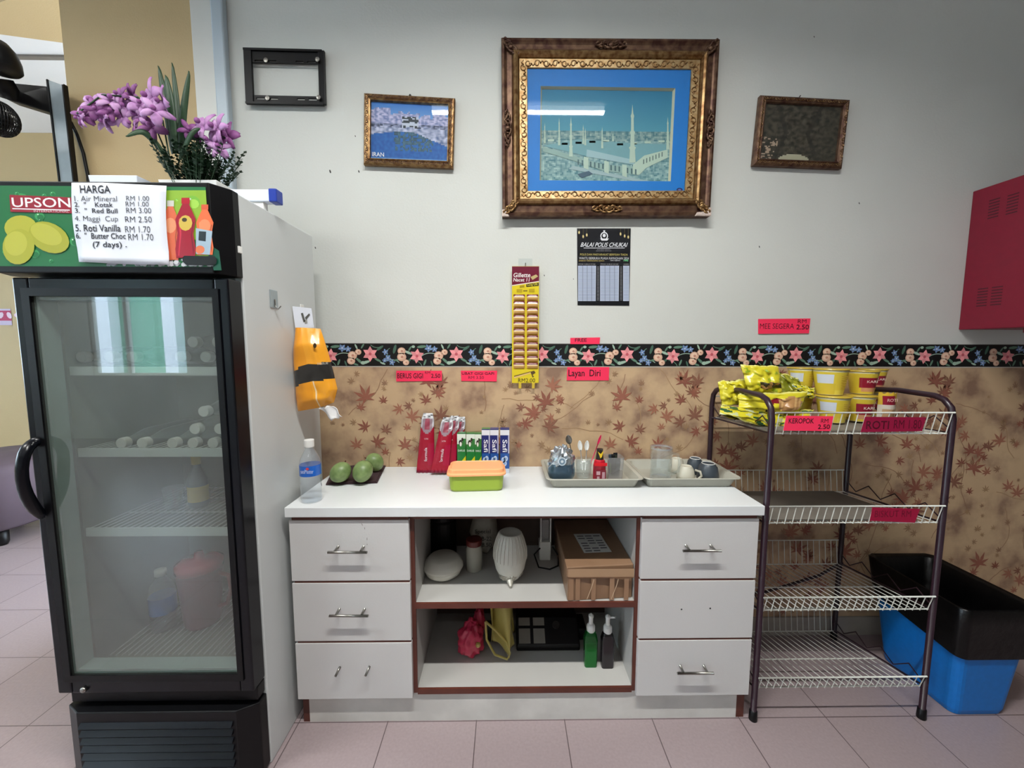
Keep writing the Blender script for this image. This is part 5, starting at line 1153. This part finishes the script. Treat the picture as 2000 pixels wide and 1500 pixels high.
# glass mug
mx_ = at(1291, 900, y=-.19).x; mg = thing('glass_mug', 'clear ribbed glass mug with handle on the right tray', 'mug', (mx_, -.19, TZ))
MB().lathe(mx_, -.19, TZ, [(.03, 0), (.034, .003), (.035, .02), (.035, .07), (.037, .09), (.037, .105), (.034, .105), (.032, .088), (.031, .02), (.028, .012), (0, .011)], 16).build('glass', 'clear', mg, smooth=False)
MB().tube([(mx_+.034, -.195, TZ+.085), (mx_+.052, -.2, TZ+.082), (mx_+.06, -.2, TZ+.06), (mx_+.056, -.2, TZ+.03), (mx_+.034, -.195, TZ+.018)], .005, 8).build('handle', 'clear', mg, smooth=True)
m = MB(); m.tube([(mx_+.033*math.cos(2*PI*k/24), -.19+.033*math.sin(2*PI*k/24), TZ+.1) for k in range(24)], .0022, 6, closed=True); m.tube([(mx_+.033*math.cos(2*PI*k/24), -.19+.033*math.sin(2*PI*k/24), TZ+.008) for k in range(24)], .0028, 6, closed=True); m.build('rim', 'bottle_clear', mg, smooth=True)
mg.scale = (1.1, 1.1, 1.22)
# cups
def cup(lab, u, v, y, r, h, mt, flip, hd=None):
    x = at(u, v, y=y).x; t = thing('cup', lab, 'cup', (x, y, TZ), 'upturned cups on the right tray')
    pr_ = [(r*.66, 0), (r*.78, .003), (r*.95, h*.4), (r, h-.002), (r-.002, h), (r-.004, h-.002), (r*.9-.002, h*.4), (r*.7, .006), (0, .005)]
    if flip: pr_ = [(r, 0), (r*.97, h*.35), (r*.82, h*.8), (r*.62, h*.97), (r*.6, h), (r*.52, h), (r*.5, h*.96), (0, h*.95)]
    MB().lathe(x, y, TZ, pr_, 28).build('body', mt, t, smooth=True)
    if hd: MB().tube([(x+r*.85, y-r*.4, TZ+h*.75), (x+r*1.3, y-r*.7, TZ+h*.7), (x+r*1.45, y-r*.75, TZ+h*.4), (x+r*1.15, y-r*.6, TZ+h*.12), (x+r*.8, y-r*.4, TZ+h*.15)], .004, 8).build('handle', mt, t, smooth=True)
    t.scale = (1.1, 1.1, 1.12)
    return t
def rim_ring(t, r, z, mt='white_plastic'):
    x, y = t.location.x, t.location.y; MB().tube([(x+r*math.cos(2*PI*k/28), y+r*math.sin(2*PI*k/28), z) for k in range(28)], .0013, 6, closed=True).build('rim', mt, t, smooth=True)
cup('cream upturned cup with handle on the right tray beside the glass mug', 1340, 910, -.185, .030, .047, 'cup_cream', True, True)
cup('cream upturned cup standing behind the glass mug handle', 1322, 890, -.095, .028, .050, 'cup_cream', True)
tcup = cup('dark grey upturned cup at the rear of the right tray', 1358, 893, -.105, .030, .052, 'cup_dark', True); rim_ring(tcup, .0175, TZ+.0525)
tcup = cup('dark grey upturned cup at the front right of the right tray', 1383, 912, -.175, .036, .052, 'cup_dark', True); rim_ring(tcup, .0205, TZ+.0525)

# ---- things on the upper cabinet shelf
SZ = .4285
p = at(862, 1108, z=SZ); cn_ = thing('canister', 'black cylindrical canister at the rear left of the upper shelf', 'canister', (-.262, -.12, SZ))
cxx = at(862, 1060, y=-.14).x
MB().lathe(cxx, -.10, SZ, [(.052, 0), (.054, .004), (.054, .15), (.05, .158), (.054, .162), (.054, .19), (.048, .197), (0, .198)], 28).build('body', 'fridge_black_matt', cn_, smooth=False)
fc = thing('food_container', 'round white lidded plastic container at the left of the upper shelf', 'container', (-.24, -.2, SZ)); fx = at(866, 1110, y=-.235).x; fyy = -.235
MB().lathe(fx, fyy, SZ, [(.045, 0), (.062, .012), (.07, .03), (.07, .036)], 40).build('tub', 'bowl_plastic', fc, smooth=True); MB().lathe(fx, fyy, SZ, [(.073, .034), (.073, .042), (.066, .056), (.054, .068), (.05, .072), (0, .071)], 40).build('lid', 'bowl_plastic', fc, smooth=True)
jx = at(926, 1080, y=-.2).x; jt = thing('plastic_jar', 'clear jar with a maroon lid in the middle of the upper shelf', 'jar', (jx, -.2, SZ))
MB().lathe(jx, -.2, SZ, [(.028, 0), (.031, .004), (.031, .085), (.026, .097), (.026, .1)], 24).build('body', 'bag_clear', jt, smooth=True); MB().lathe(jx, -.2, SZ, [(.029, .098), (.030, .1), (.030, .118), (.028, .12), (0, .12)], 24).build('lid', 'lid_maroon', jt, smooth=False)
bx_ = at(945, 1060, y=-.1).x; bg_ = thing('rice_bag', 'pale printed bag standing behind the maroon-lidded jar', 'bag', (bx_, -.09, SZ)); m = MB()
blobm(m, bx_, -.075, SZ, .056, .095, 5, amp=.12); m.build('bag', 'bag_clear', bg_, smooth=True); m = MB(); ky = -.135
for t_, a in (('Special', (928, 1034, 958, 1044)), ('B-22', (941, 1048, 960, 1056)), ('8.50', (941, 1060, 960, 1068))): m.tpx(t_, *a, ky, 1, c(40, 38, 40), .02)
m.build('print', 'print', bg_)
wx = at(996, 1090, y=-.21).x; wb_ = thing('bowl_stack', 'tall stack of white plastic bowls wrapped in clear film on the upper shelf', 'bowls', (wx, -.21, SZ))
WY = -.265
MB().lathe(wx, WY, SZ, [(.02, .0), (.034, .012), (.052, .045), (.060, .085), (.058, .12), (.05, .15), (.040, .175), (.036, .178), (.03, .170), (0, .169)], 40).build('bowls', 'bowl_plastic', wb_, smooth=True)
m = MB(); 
for k in range(26): t = 2*PI*k/26; m.tube([(wx+math.cos(t)*r, WY+math.sin(t)*r, SZ+h) for r, h in ((.061, .085), (.0595, .12), (.051, .15), (.041, .174))], .0012, 4, caps=False)
m.build('ribs', 'bowl_plastic', wb_)
m = MB(); blobm(m, wx, WY, SZ+.001, .046, .034, 7, amp=.2); m.tube([(wx+.0, -.305, SZ+.014), (wx+.002, -.325, SZ+.007)], [.012, .004], 8); m.build('film_wrapping', 'bag_clear', wb_)
vx_ = at(1064, 1060, y=-.12).x; ap = thing('small_appliance', 'small white handheld appliance with a black cord on the upper shelf', 'appliance', (vx_, -.12, SZ))
m = MB(); loft(m, [rrect(vx_-.022, vx_+.022, -.14, -.10, .006, SZ), rrect(vx_-.024, vx_+.024, -.142, -.10, .006, SZ+.075)]); m.build('body', 'white_plastic', ap, bevel=.001)
m = MB(); 
for x in (-.02, .018): m.box(vx_+x, vx_+x+.005, -.14, -.105, SZ+.075, SZ+.175)
m.box(vx_-.02, vx_+.023, -.14, -.105, SZ+.172, SZ+.178); m.build('frame', 'white_plastic', ap); B(vx_-.013, vx_+.015, -.132, -.108, SZ+.078, SZ+.16).build('chamber', 'plastic_film', ap)
MB().tube([(vx_-.02, -.14, SZ+.05), (vx_-.045, -.16, SZ+.035), (vx_-.03, -.2, SZ+.006), (vx_+.01, -.215, SZ+.006), (vx_+.045, -.19, SZ+.006), (vx_+.05, -.16, SZ+.03), (vx_+.03, -.13, SZ+.05)], .003, 8).build('cord', 'black_plastic', ap, smooth=True)
# cardboard box
f0, f1, f2, f3 = at(1108, 1174, z=SZ), at(1240, 1167, z=SZ), at(1085, 1085, y=-.06), None
bxh = at(1108, 1108, y=f0.y).z; Lx = f0.x; Rx = .421; by = (f0.y+.005)
box = thing('cardboard_box', 'brown taped cardboard carton with a shipping label on the upper shelf', 'box', ((Lx+Rx)/2, -.2, SZ))
m = MB(); hh = bxh-SZ; m.prism([(Lx, f0.y, SZ), (Rx, f1.y, SZ), (Rx, -.04, SZ), (Lx+.0, -.04, SZ)], (0, 0, hh)); m.build('carton', 'cardboard', box, bevel=.003)
m = MB(); m.prism([(Lx-.004, f0.y-.004, SZ+hh*.72), (Rx+.002, f1.y-.004, SZ+hh*.72), (Rx+.002, -.038, SZ+hh*.72), (Lx-.004, -.038, SZ+hh*.72)], (0, 0, hh*.3)); m.build('lid', 'cardboard', box, bevel=.003)
m = MB()
Yt = f0.y-.006; tl, tr = Lx, Rx-.002
m.prect(tl, SZ+hh*.74, tr, SZ+hh*.98, Yt, 1, c(164, 132, 102)); m.prect(tl+.002, SZ+hh*.69, tr, SZ+hh*.73, Yt+.003, 1, c(150, 110, 78))
for u in (.02, .12, .36, .64, .86): m.prect(tl+(tr-tl)*u, SZ+.004, tl+(tr-tl)*(u+.07), SZ+hh*.68, Yt+.004, 1, c(146, 113, 86) if u != .64 else c(152, 119, 92))
for u in (.35, .72): m.line([(tl+(tr-tl)*u-.012, SZ+.008), (tl+(tr-tl)*u+.004, SZ+hh*.45), (tl+(tr-tl)*u+.01, SZ+hh*.66)], .0022, Yt+.003, 2, c(196, 170, 140))
m.build('tape', 'print_gloss', box)
m = MB(); zz = SZ+hh*1.02+.0035; qd = [at(u, v, z=zz) for u, v in [(1141, 1080), (1195, 1078), (1172, 1042), (1120, 1043)]]; m.F([m.V(q) for q in qd], c(206, 206, 202))
for r in range(7):
    for s_ in range(3):
        if (r*3+s_) % 5 == 2: continue
        u0, v0 = .08+s_*.3, .06+r*.13; g = lambda a, b: qd[0].lerp(qd[1], a).lerp(qd[3].lerp(qd[2], a), b)+Vector((0, 0, .0004)); m.F([m.V(g(u0, v0)), m.V(g(u0+.24, v0)), m.V(g(u0+.24, v0+.05)), m.V(g(u0, v0+.05))], c(84, 84, 88))
m.build('shipping_label', 'print', box)
# ---- lower shelf
LZ = .1245
m = MB(); px_ = at(925, 1260, y=-.24).x; pb_ = thing('plastic_bag', 'crumpled red pink plastic bag at the left of the lower shelf', 'bag', (px_, -.24, LZ))
blobm(m, px_-.01, -.25, LZ, .048, .062, 2, n=40, k=26, amp=.3); blobm(m, px_+.018, -.2, LZ+.045, .022, .05, 12, n=30, k=20, amp=.3); m.tube([(px_+.02, -.2, LZ+.1), (px_+.025, -.17, LZ+.16), (px_+.03, -.15, LZ+.2)], [.016, .010, .006], 10); m.build('bag', 'bag_pink', pb_, smooth=True)
m = MB(); m.ball((px_+.02, -.285, LZ+.065), .01, 10); m.build('knot', 'bag_yellow', pb_)
yx = at(975, 1250, y=-.25).x; yb = thing('plastic_bag', 'pale yellow carrier bag hanging open from the lower compartment', 'bag', (yx, -.22, LZ)); m = MB()
m.quadgrid(lambda u, v: Vector((yx-.052+u*.095+.022*v+.012*math.sin(u*9+v*3), -.26+.03*math.sin(u*PI*2.2)+.05*(1-v)-.01, LZ+.245-.225*v*(1-.35*abs(u-.62)**1.2)+.004*math.sin(u*23))), 30, 30)
m.quadgrid(lambda u, v: Vector((yx-.045+u*.085+.02*v, -.20+.02*math.sin(u*7), LZ+.25-.21*v)), 16, 16); m.build('bag', 'bag_yellow', yb, smooth=True, solid=.0012)
m = MB(); m.tube([(yx-.05, -.265, LZ+.14), (yx-.045, -.28, LZ+.08), (yx-.015, -.29, LZ+.03), (yx+.03, -.29, LZ+.012), (yx+.04, -.285, LZ+.03), (yx+.028, -.28, LZ+.07), (yx-.01, -.275, LZ+.11), (yx-.05, -.265, LZ+.14)], .0045, 8); m.build('bag_mouth', 'bag_yellow', yb, smooth=True)
B(yx-.052, yx-.012, -.19, -.16, LZ, LZ+.07).build('black_box', 'black_plastic', bevel=.004); tag(S.objects['black_box'], 'small black box between the pink and yellow bags', 'box')
# black power tool case
kx0, kx1 = at(1008, 1240, y=-.2).x, at(1140, 1240, y=-.2).x
kc = thing('equipment_case', 'black plastic equipment case with two grey windows lying on the lower shelf', 'case', ((kx0+kx1)/2, -.18, LZ))
m = MB(); m.prism([(kx0, -.24, LZ), (kx0, -.24, LZ+.022), (kx0, -.16, LZ+.085), (kx0, -.10, LZ+.085), (kx0, -.10, LZ)], (kx1-kx0-.02, 0, 0)); m.build('case', 'black_plastic', kc, bevel=.006)
B(kx1-.02, kx1+.012, -.20, -.11, LZ+.012, LZ+.06).build('case_end', 'black_plastic', kc, bevel=.006)
T6 = Matrix.Translation((kx0, -.24, LZ+.022)) @ Matrix.Rotation(math.atan2(.063, .08), 4, 'X')
for x in (.010, .066):
    for y_, h_ in ((.008, .05), (.068, .028)): m = MB(T6); m.box(x, x+.044, y_, y_+h_, .0005, .0025); m.build('window', 'grey_board', kc, bevel=.0009)
MB(T6).lathe(.155, .07, .0005, [(.014, 0), (.014, .003), (.011, .003), (.011, .0005)], 20).build('dial', 'dark_steel', kc)
# pump bottles
def pump(lab, u, v, w, body, liquid, sx=1.0):
    p = at(u, v, z=LZ); p.y += w; t = thing('pump_bottle', lab, 'bottle', (p.x, p.y, LZ), 'spray and pump bottles on the lower shelf'); hb = .125
    m = MB(); loft(m, [rrect(p.x-w, p.x+w, p.y-w*.8, p.y+w*.8, .008, LZ), rrect(p.x-w*1.02, p.x+w*1.02, p.y-w*.82, p.y+w*.82, .008, LZ+.01), rrect(p.x-w*1.04, p.x+w*1.04, p.y-w*.84, p.y+w*.84, .008, LZ+hb*.8), rrect(p.x-w*.9, p.x+w*.9, p.y-w*.72, p.y+w*.72, .01, LZ+hb*.95), rrect(p.x-w*.45, p.x+w*.45, p.y-w*.42, p.y+w*.42, .006, LZ+hb*1.08)]); m.build('body', body, t, smooth=False)
    if liquid: m = MB(); loft(m, [rrect(p.x-w*.92, p.x+w*.92, p.y-w*.72, p.y+w*.72, .007, LZ+.002), rrect(p.x-w*.95, p.x+w*.95, p.y-w*.74, p.y+w*.74, .007, LZ+hb*.72)]); m.build('liquid', liquid, t)
    MB().lathe(p.x, p.y, LZ, [(.0145, hb*1.02), (.015, hb*1.05), (.015, hb*1.18), (.012, hb*1.22), (.0075, hb*1.25), (.0075, hb*1.42), (.009, hb*1.44), (.009, hb*1.5), (.003, hb*1.54), (0, hb*1.56)], 18).build('pump', 'white_plastic', t, smooth=False)
    return t, p, hb
t_, p, hb_ = pump('green pump bottle with a white spray top on the lower shelf', 1155, 1306, .0225, 'green_clear', 'green_liquid')
t_, p, hb_ = pump('black pump bottle with a white nozzle on the lower shelf', 1188, 1308, .0215, 'dark_liquid', None)
MB().tube([(p.x, p.y, LZ+hb_*1.46), (p.x+.012, p.y-.008, LZ+hb_*1.5), (p.x+.022, p.y-.015, LZ+hb_*1.54)], .003, 8).build('nozzle', 'white_plastic', t_, smooth=True)

# ================================================================ WIRE RACK
RL, RR_, RF, RBk = .842, 1.425, -.402, -.032
rk = thing('wire_rack', 'four-tier rack of white wire baskets on dark purple tube posts beside the cabinet', 'rack', ((RL+RR_)/2, -.21, 0))
for x, fw_ in ((RL, 0), (RR_, 0)):
    top = 1.10; pts = []
    m = MB()
    pts = [(x, RF, .0), (x, RF, 1.04), (x, RF+.008, 1.075), (x, RF+.03, 1.098), (x, RF+.06, 1.108), (x, -.22, 1.112), (x, RBk-.06, 1.104), (x, RBk-.03, 1.096), (x, RBk-.008, 1.075), (x, RBk, 1.04), (x, RBk, 0)]
    m.tube(pts, .0095, 12, caps=True); pst = m.build('side_post', 'post_purple', rk, smooth=True)
    for y in (RF, RBk): MB().lathe(x, y, 0, [(.0125, 0), (.0135, .004), (.012, .035), (.0100, .037)], 14).build('foot_cap', 'black_plastic', pst, smooth=True)
def basket(ft, fb, bt, bb, mids, backslats=True, board=False):
    m = MB(); x0, x1 = RL+.004, RR_-.006; yf, yf2 = RF-.010, RF+.006; yb, yb2 = RBk+.008, RBk-.004
    m.tube([(x0, yf, ft), (x1, yf, ft)], .0026, 8); m.tube([(x0, yf2, fb), (x1, yf2, fb)], .0024, 8); m.tube([(x0, yb, bt), (x1, yb, bt)], .0024, 8); m.tube([(x0, yb2, bb), (x1, yb2, bb)], .0022, 8)
    for f in mids: y = yf2+(yb2-yf2)*f; z = fb+(bb-fb)*f; m.tube([(x0, y, z-.003), (x1, y, z-.003)], .0024, 8)
    rim = m.build('basket_rails', 'wire_white', rk, smooth=True)
    w = MB(); N = 23
    for k in range(N):
        x = x0+.012+(x1-x0-.02)*k/(N-1)
        w.tube([(x, yf, ft), (x-.001, yf2-.003, fb-.002), (x-.001, yf2+.008, fb+.001), (x, yb2-.01, bb+.001), (x, yb2, bb+.003)]+([(x, yb, bt)] if backslats else []), .0015, 5)
    w.build('basket_wires', 'wire_white', rim)
    for x in (RL, RR_):
        z_ = MB(); z_.tube([(x, RF, fb+.002), (x, RBk, bb+.002)], .0032, 6); n = 7
        zz_ = [(x+(.004 if x == RL else -.004), RF+(RBk-RF)*k/n, (fb+(bb-fb)*k/n)+(.052 if k % 2 else .014)) for k in range(n+1)]; z_.tube(zz_, .0022, 6); z_.build('side_zigzag', 'post_purple', rk, smooth=True)
basket(1.062, .992, 1.066, .978, (.5,), False); basket(.757, .695, .754, .664, (.5,)); basket(.447, .393, .447, .347, (.45,)); basket(.162, .115, .14, .042, (.45,))
m = MB(); m.tube([(RL, RBk-.006, .2), at(1495, 1156, y=RBk-.006), at(1545, 1141, y=RBk-.006), at(1600, 1124, y=RBk-.006), at(1645, 1098, y=RBk-.006)], .006, 8); m.build('cross_brace', 'post_purple', rk, smooth=True)
m = MB(); m.prism([(RL+.012, RF+.012, .6985), (RR_-.07, RF+.012, .6985), (RR_-.07, RBk-.02, .671), (RL+.012, RBk-.02, .671)], (0, 0, .003)); tag(m.build('grey_board', 'grey_board'), 'grey cardboard liner lying in the second basket of the rack', 'board')
m = MB(); m.prism([(RL+.012, RF+.012, .9955), (RR_-.10, RF+.012, .9955), (RR_-.10, RBk-.02, .984), (RL+.012, RBk-.02, .984)], (0, 0, .004)); tag(m.build('grey_board', 'grey_board'), 'grey cardboard liner under the snacks in the top basket', 'board')
BZ = 1.0005
# cup noodles
def cup_noodle(lab, u, y, z, r, h, side, lidc=c(206, 176, 60)):
    x = at(u, 760, y=y).x; t = thing('cup_noodle', lab, 'noodle cup', (x, y, z), 'instant noodle cups on the top basket')
    def cf(a, i):
        # a: 0 = +x, .75 = towards the camera
        if i <= 0 or i > 10: return c(206, 200, 160)
        d = (a-.75+.5) % 1-.5
        if side == 'white':
            if d < -.08 and d > -.26 and 6 <= i <= 9: return c(206, 212, 224)
            if d < -.04 and i < 6: return c(210, 186, 60)
            return c(218, 194, 62) if i > 2 else c(224, 206, 84)
        if abs(d+.03) < .12 and 4 <= i <= 8: return c(150, 24, 50)
        if abs(d+.03) < .10 and 1 < i < 4: return c(206, 150, 110)
        if d > .13: return c(140, 40, 60) if d < .2 else c(216, 190, 60)
        return c(216, 190, 60)
    n = 12; m = MB(); m.lathe(x, y, z, [(r*.72, 0)]+[(r*(.72+.26*k/11), h*(.02+.94*k/11)) for k in range(12)], 40, cf=cf); m.build('cup', 'print_gloss', t, smooth=True)
    MB().lathe(x, y, z, [(r*.98, h*.95), (r*1.04, h*.96), (r*1.05, h*.975), (r*1.03, h), (0, h)], 40, cf=lambda a, i: lidc).build('lid', 'print_gloss', t, smooth=False)
    if side == 'red':
        l = MB(); l.text('KARI', x-r*.5, z+h*.5, x+r*.3, z+h*.6, y-r*.955, 1, c(240, 220, 210), .04); l.build('lettering', 'print', t)
    else:
        l = MB()
        for k in range(7): l.prect(x-r*.05, z+h*(.3+.07*k), x+r*.38, z+h*(.315+.07*k), y-r*.95, 1, c(190, 150, 50))
        l.build('lettering', 'print', t)
    return t
RZ_ = .0505; HC = .098
cup_noodle('yellow noodle cup with white label, front of the lower row in the top basket', 1629, -.235, BZ, .052, HC-.004, 'white')
cup_noodle('yellow and red noodle cup at the right of the lower row in the top basket', 1681, -.215, BZ, .047, HC-.004, 'red')
cup_noodle('yellow noodle cup with white label stacked at the front left of the upper row', 1620, -.205, BZ+HC-.002, .055, .094, 'white')
cup_noodle('yellow and red curry noodle cup on top of the right pile', 1683, -.18, BZ+HC-.002, .048, .086, 'red')
cup_noodle('yellow noodle cup half hidden behind the snack bags, upper row', 1563, -.13, BZ+HC-.002, .046, .094, 'white'); cup_noodle('yellow noodle cup under the half hidden one behind the snack bags', 1563, -.13, BZ, .046, HC-.004, 'white')
cup_noodle('yellow noodle cup with red panel at the back of the upper row', 1702, -.08, BZ+HC-.002, .045, .086, 'red'); cup_noodle('yellow noodle cup with red panel at the back of the lower row', 1702, -.08, BZ, .045, HC-.004, 'red')
# snack bags
def snack(lab, px4, y0, thick, seed, design, yb=0):
    """px4: corners tl,tr,br,bl"""
    q = [at(u, v, y=y0+(yb if k < 2 else 0)) for k, (u, v) in enumerate(px4)]; cen = sum(q, Vector())/4
    t = thing('snack_bag', lab, 'snack bag', (cen.x, y0, BZ), 'yellow snack bags heaped in the top basket'); m = MB()
    def mk(sg):
        def f_(u, v):
            p = q[0].lerp(q[1], u).lerp(q[3].lerp(q[2], u), v); e = (1-abs(2*u-1)**3)**.6*(max(0, 1-abs(2*v-1)**4))**.6
            w = noise.noise(Vector((u*3+seed, v*4, sg)))*.012+noise.noise(Vector((u*9, v*9+seed, sg)))*.006; return p+Vector((w*.4, -sg*(thick*e)+w*(.4+e), w*.5+.003*math.sin(u*70)*.25*(v < .05 or v > .95)))
        return f_
    Yl, Yd, Rd, Br = c(208, 196, 44), c(176, 164, 30), c(120, 20, 30), c(150, 110, 60)
    def cf(u, v):
        n = noise.noise(Vector((u*6+seed, v*6, 3)))
        if v < .04 or v > .96: return c(226, 222, 120)
        if design == 0: return Yl if n > -.25 else Yd
        if design == 1:
            if ((u-.72)/.2)**2+((v-.55)/.36)**2 < 1: return c(176, 132, 84) if ((u*37) % 1) > .3 else c(206, 166, 110)
            if abs(v-.42+(u-.5)*.3) < .09 and .35 < u < .62: return Rd
            if v > .7 and u < .5 and n > .1: return c(60, 56, 20)
            return Yl
        if design == 2:
            if abs(v-.72) < .14 and u > .3: return c(52, 44, 26) if n > -.1 else Br
            return Yl if n > -.3 else c(150, 168, 40)
        if design == 3: return c(128, 132, 28) if n > -.1 else c(160, 160, 40)
        if n > .22: return c(40, 84, 44)
        return Yl if n > -.2 else c(190, 196, 150)
    m.quadgrid(mk(1), 26, 26, cf); m.quadgrid(lambda u, v: mk(-1)(1-u, v), 18, 18, lambda u, v: Yd); m.build('bag', 'print_foil', t, smooth=True); return t
snack('yellow snack bag lying flat lowest at the left front of the top basket', [(1408, 792), (1532, 800), (1526, 842), (1405, 808)], -.30, .022, 1, 4, .04)
snack('yellow snack bag with green print poking out between the rails, lowest at right', [(1470, 805), (1590, 800), (1568, 832), (1478, 838)], -.29, .02, 6, 4, .05)
snack('yellow snack bag lying in the middle of the heap with food picture', [(1440, 770), (1578, 764), (1560, 806), (1446, 806)], -.27, .03, 2, 1, .02)
snack('upright yellow snack bag with folded corner on top of the heap', [(1446, 712), (1520, 716), (1528, 768), (1462, 766)], -.22, .022, 3, 2, .02)
snack('olive yellow snack bag leaning right at the back of the heap', [(1512, 726), (1560, 738), (1572, 786), (1524, 786)], -.17, .02, 4, 3, .02)
snack('yellow snack bag at the far left of the heap with pointed corner', [(1402, 746), (1458, 740), (1474, 790), (1410, 792)], -.19, .02, 5, 0, .02)
snack('small green and white snack bag tucked beside the noodle cups', [(1548, 750), (1592, 758), (1590, 776), (1556, 780)], -.2, .012, 7, 4, .01)
# bread packet
q = at(1732, 790, y=-.24); bp2 = thing('bread_packet', 'clear bread packet with a yellow and red top at the right of the top basket', 'packet', (q.x, -.24, BZ)); m = MB()
m.quadgrid(lambda u, v: Vector((q.x-.034+.068*u, -.24-.02*math.sin(PI*u)*(.4+.6*math.sin(PI*v)), BZ+.105*(1-v)+.003*math.sin(u*20)*(v < .1))), 20, 20, lambda u, v: (c(214, 176, 50) if v < .12 or (v < .42 and (u < .15 or u > .8)) else (c(140, 22, 46) if v < .42 else (c(186, 150, 110) if abs(u-.5) < .33 and v > .55 else c(206, 196, 180)))))
m.quadgrid(lambda u, v: Vector((q.x+.034-.068*u, -.24+.02*math.sin(PI*u)*(.4+.6*math.sin(PI*v)), BZ+.105*(1-v))), 10, 10, lambda u, v: c(200, 180, 150)); m.build('packet', 'print_gloss', bp2, smooth=True)
m = MB(); m.text('ROTI', q.x-.02, BZ+.075, q.x+.016, BZ+.086, -.2615, 1, c(236, 200, 190), .03); m.build('lettering', 'print', bp2)
# price notes taped to the basket fronts
note('pink price note reading KEROPOK RM 2.50 taped to the top basket', [(1536, 812), (1628, 813), (1622, 842), (1530, 841)], [('KEROPOK', 1540, 817, 1590, 827), ('RM', 1603, 818, 1618, 826), ('2.50', 1597, 829, 1621, 838)], Y=RF-.016)
note('dark crimson price note reading ROTI RM 1.80 hanging on the top basket', [(1690, 814), (1809, 815), (1801, 842), (1681, 844)], [('ROTI', 1691, 822, 1737, 838), ('RM 1.80', 1745, 820, 1800, 837)], Y=RF-.016, col=c(150, 14, 60), ink=c(78, 6, 28))
note('crimson price note hanging on the second basket of the rack', [(1704, 991), (1797, 994), (1787, 1021), (1699, 1017)], [('BISKUT RM', 1708, 997, 1780, 1010)], Y=RF-.016, col=c(160, 14, 58), ink=c(110, 8, 40))

# ================================================================ BIN
bn = thing('waste_bin', 'blue rectangular waste bin lined with a black bag beside the rack', 'bin', (1.63, -.25, 0))
def bring(z, x0, x1, y0, y1, r): return rrect(x0, x1, y0, y1, r, z, 5)
m = MB(); loft(m, [bring(0.0, 1.545, 1.725, -.392, -.13, .025), bring(.02, 1.540, 1.735, -.397, -.125, .03), bring(.375, 1.522, 1.775, -.415, -.065, .03)], True, False); m.build('body', 'bin_blue', bn, smooth=False, bevel=.003)
m = MB(); rB = random.Random(7)
def br(z, k, amp=0):
    f = z/.375; pts = rrect(1.538-.018*f-.006*k, 1.735+.042*f+.006*k, -.397-.020*f-.006*k, -.125+.062*f+.006*k, .03, z, 5)
    return [p+Vector((rB.uniform(-1, 1)*amp, rB.uniform(-1, 1)*amp, rB.uniform(-1, 1)*amp)) for p in pts]
r0 = br(.245, 1, 0)
for i, p in enumerate(r0): p.z += .03*(-p.y-.13)/.27*-1+.01
loft(m, [r0, br(.30, 1.2, .002), br(.35, 1.2, .002), br(.398, 1.3, .0015), br(.404, .5, .001), br(.39, -1, .001), br(.30, -2, .004), br(.15, -3, .004)], False, True)
m.build('bag_liner', 'black_bag', bn, smooth=True)
for t in ():
    pass
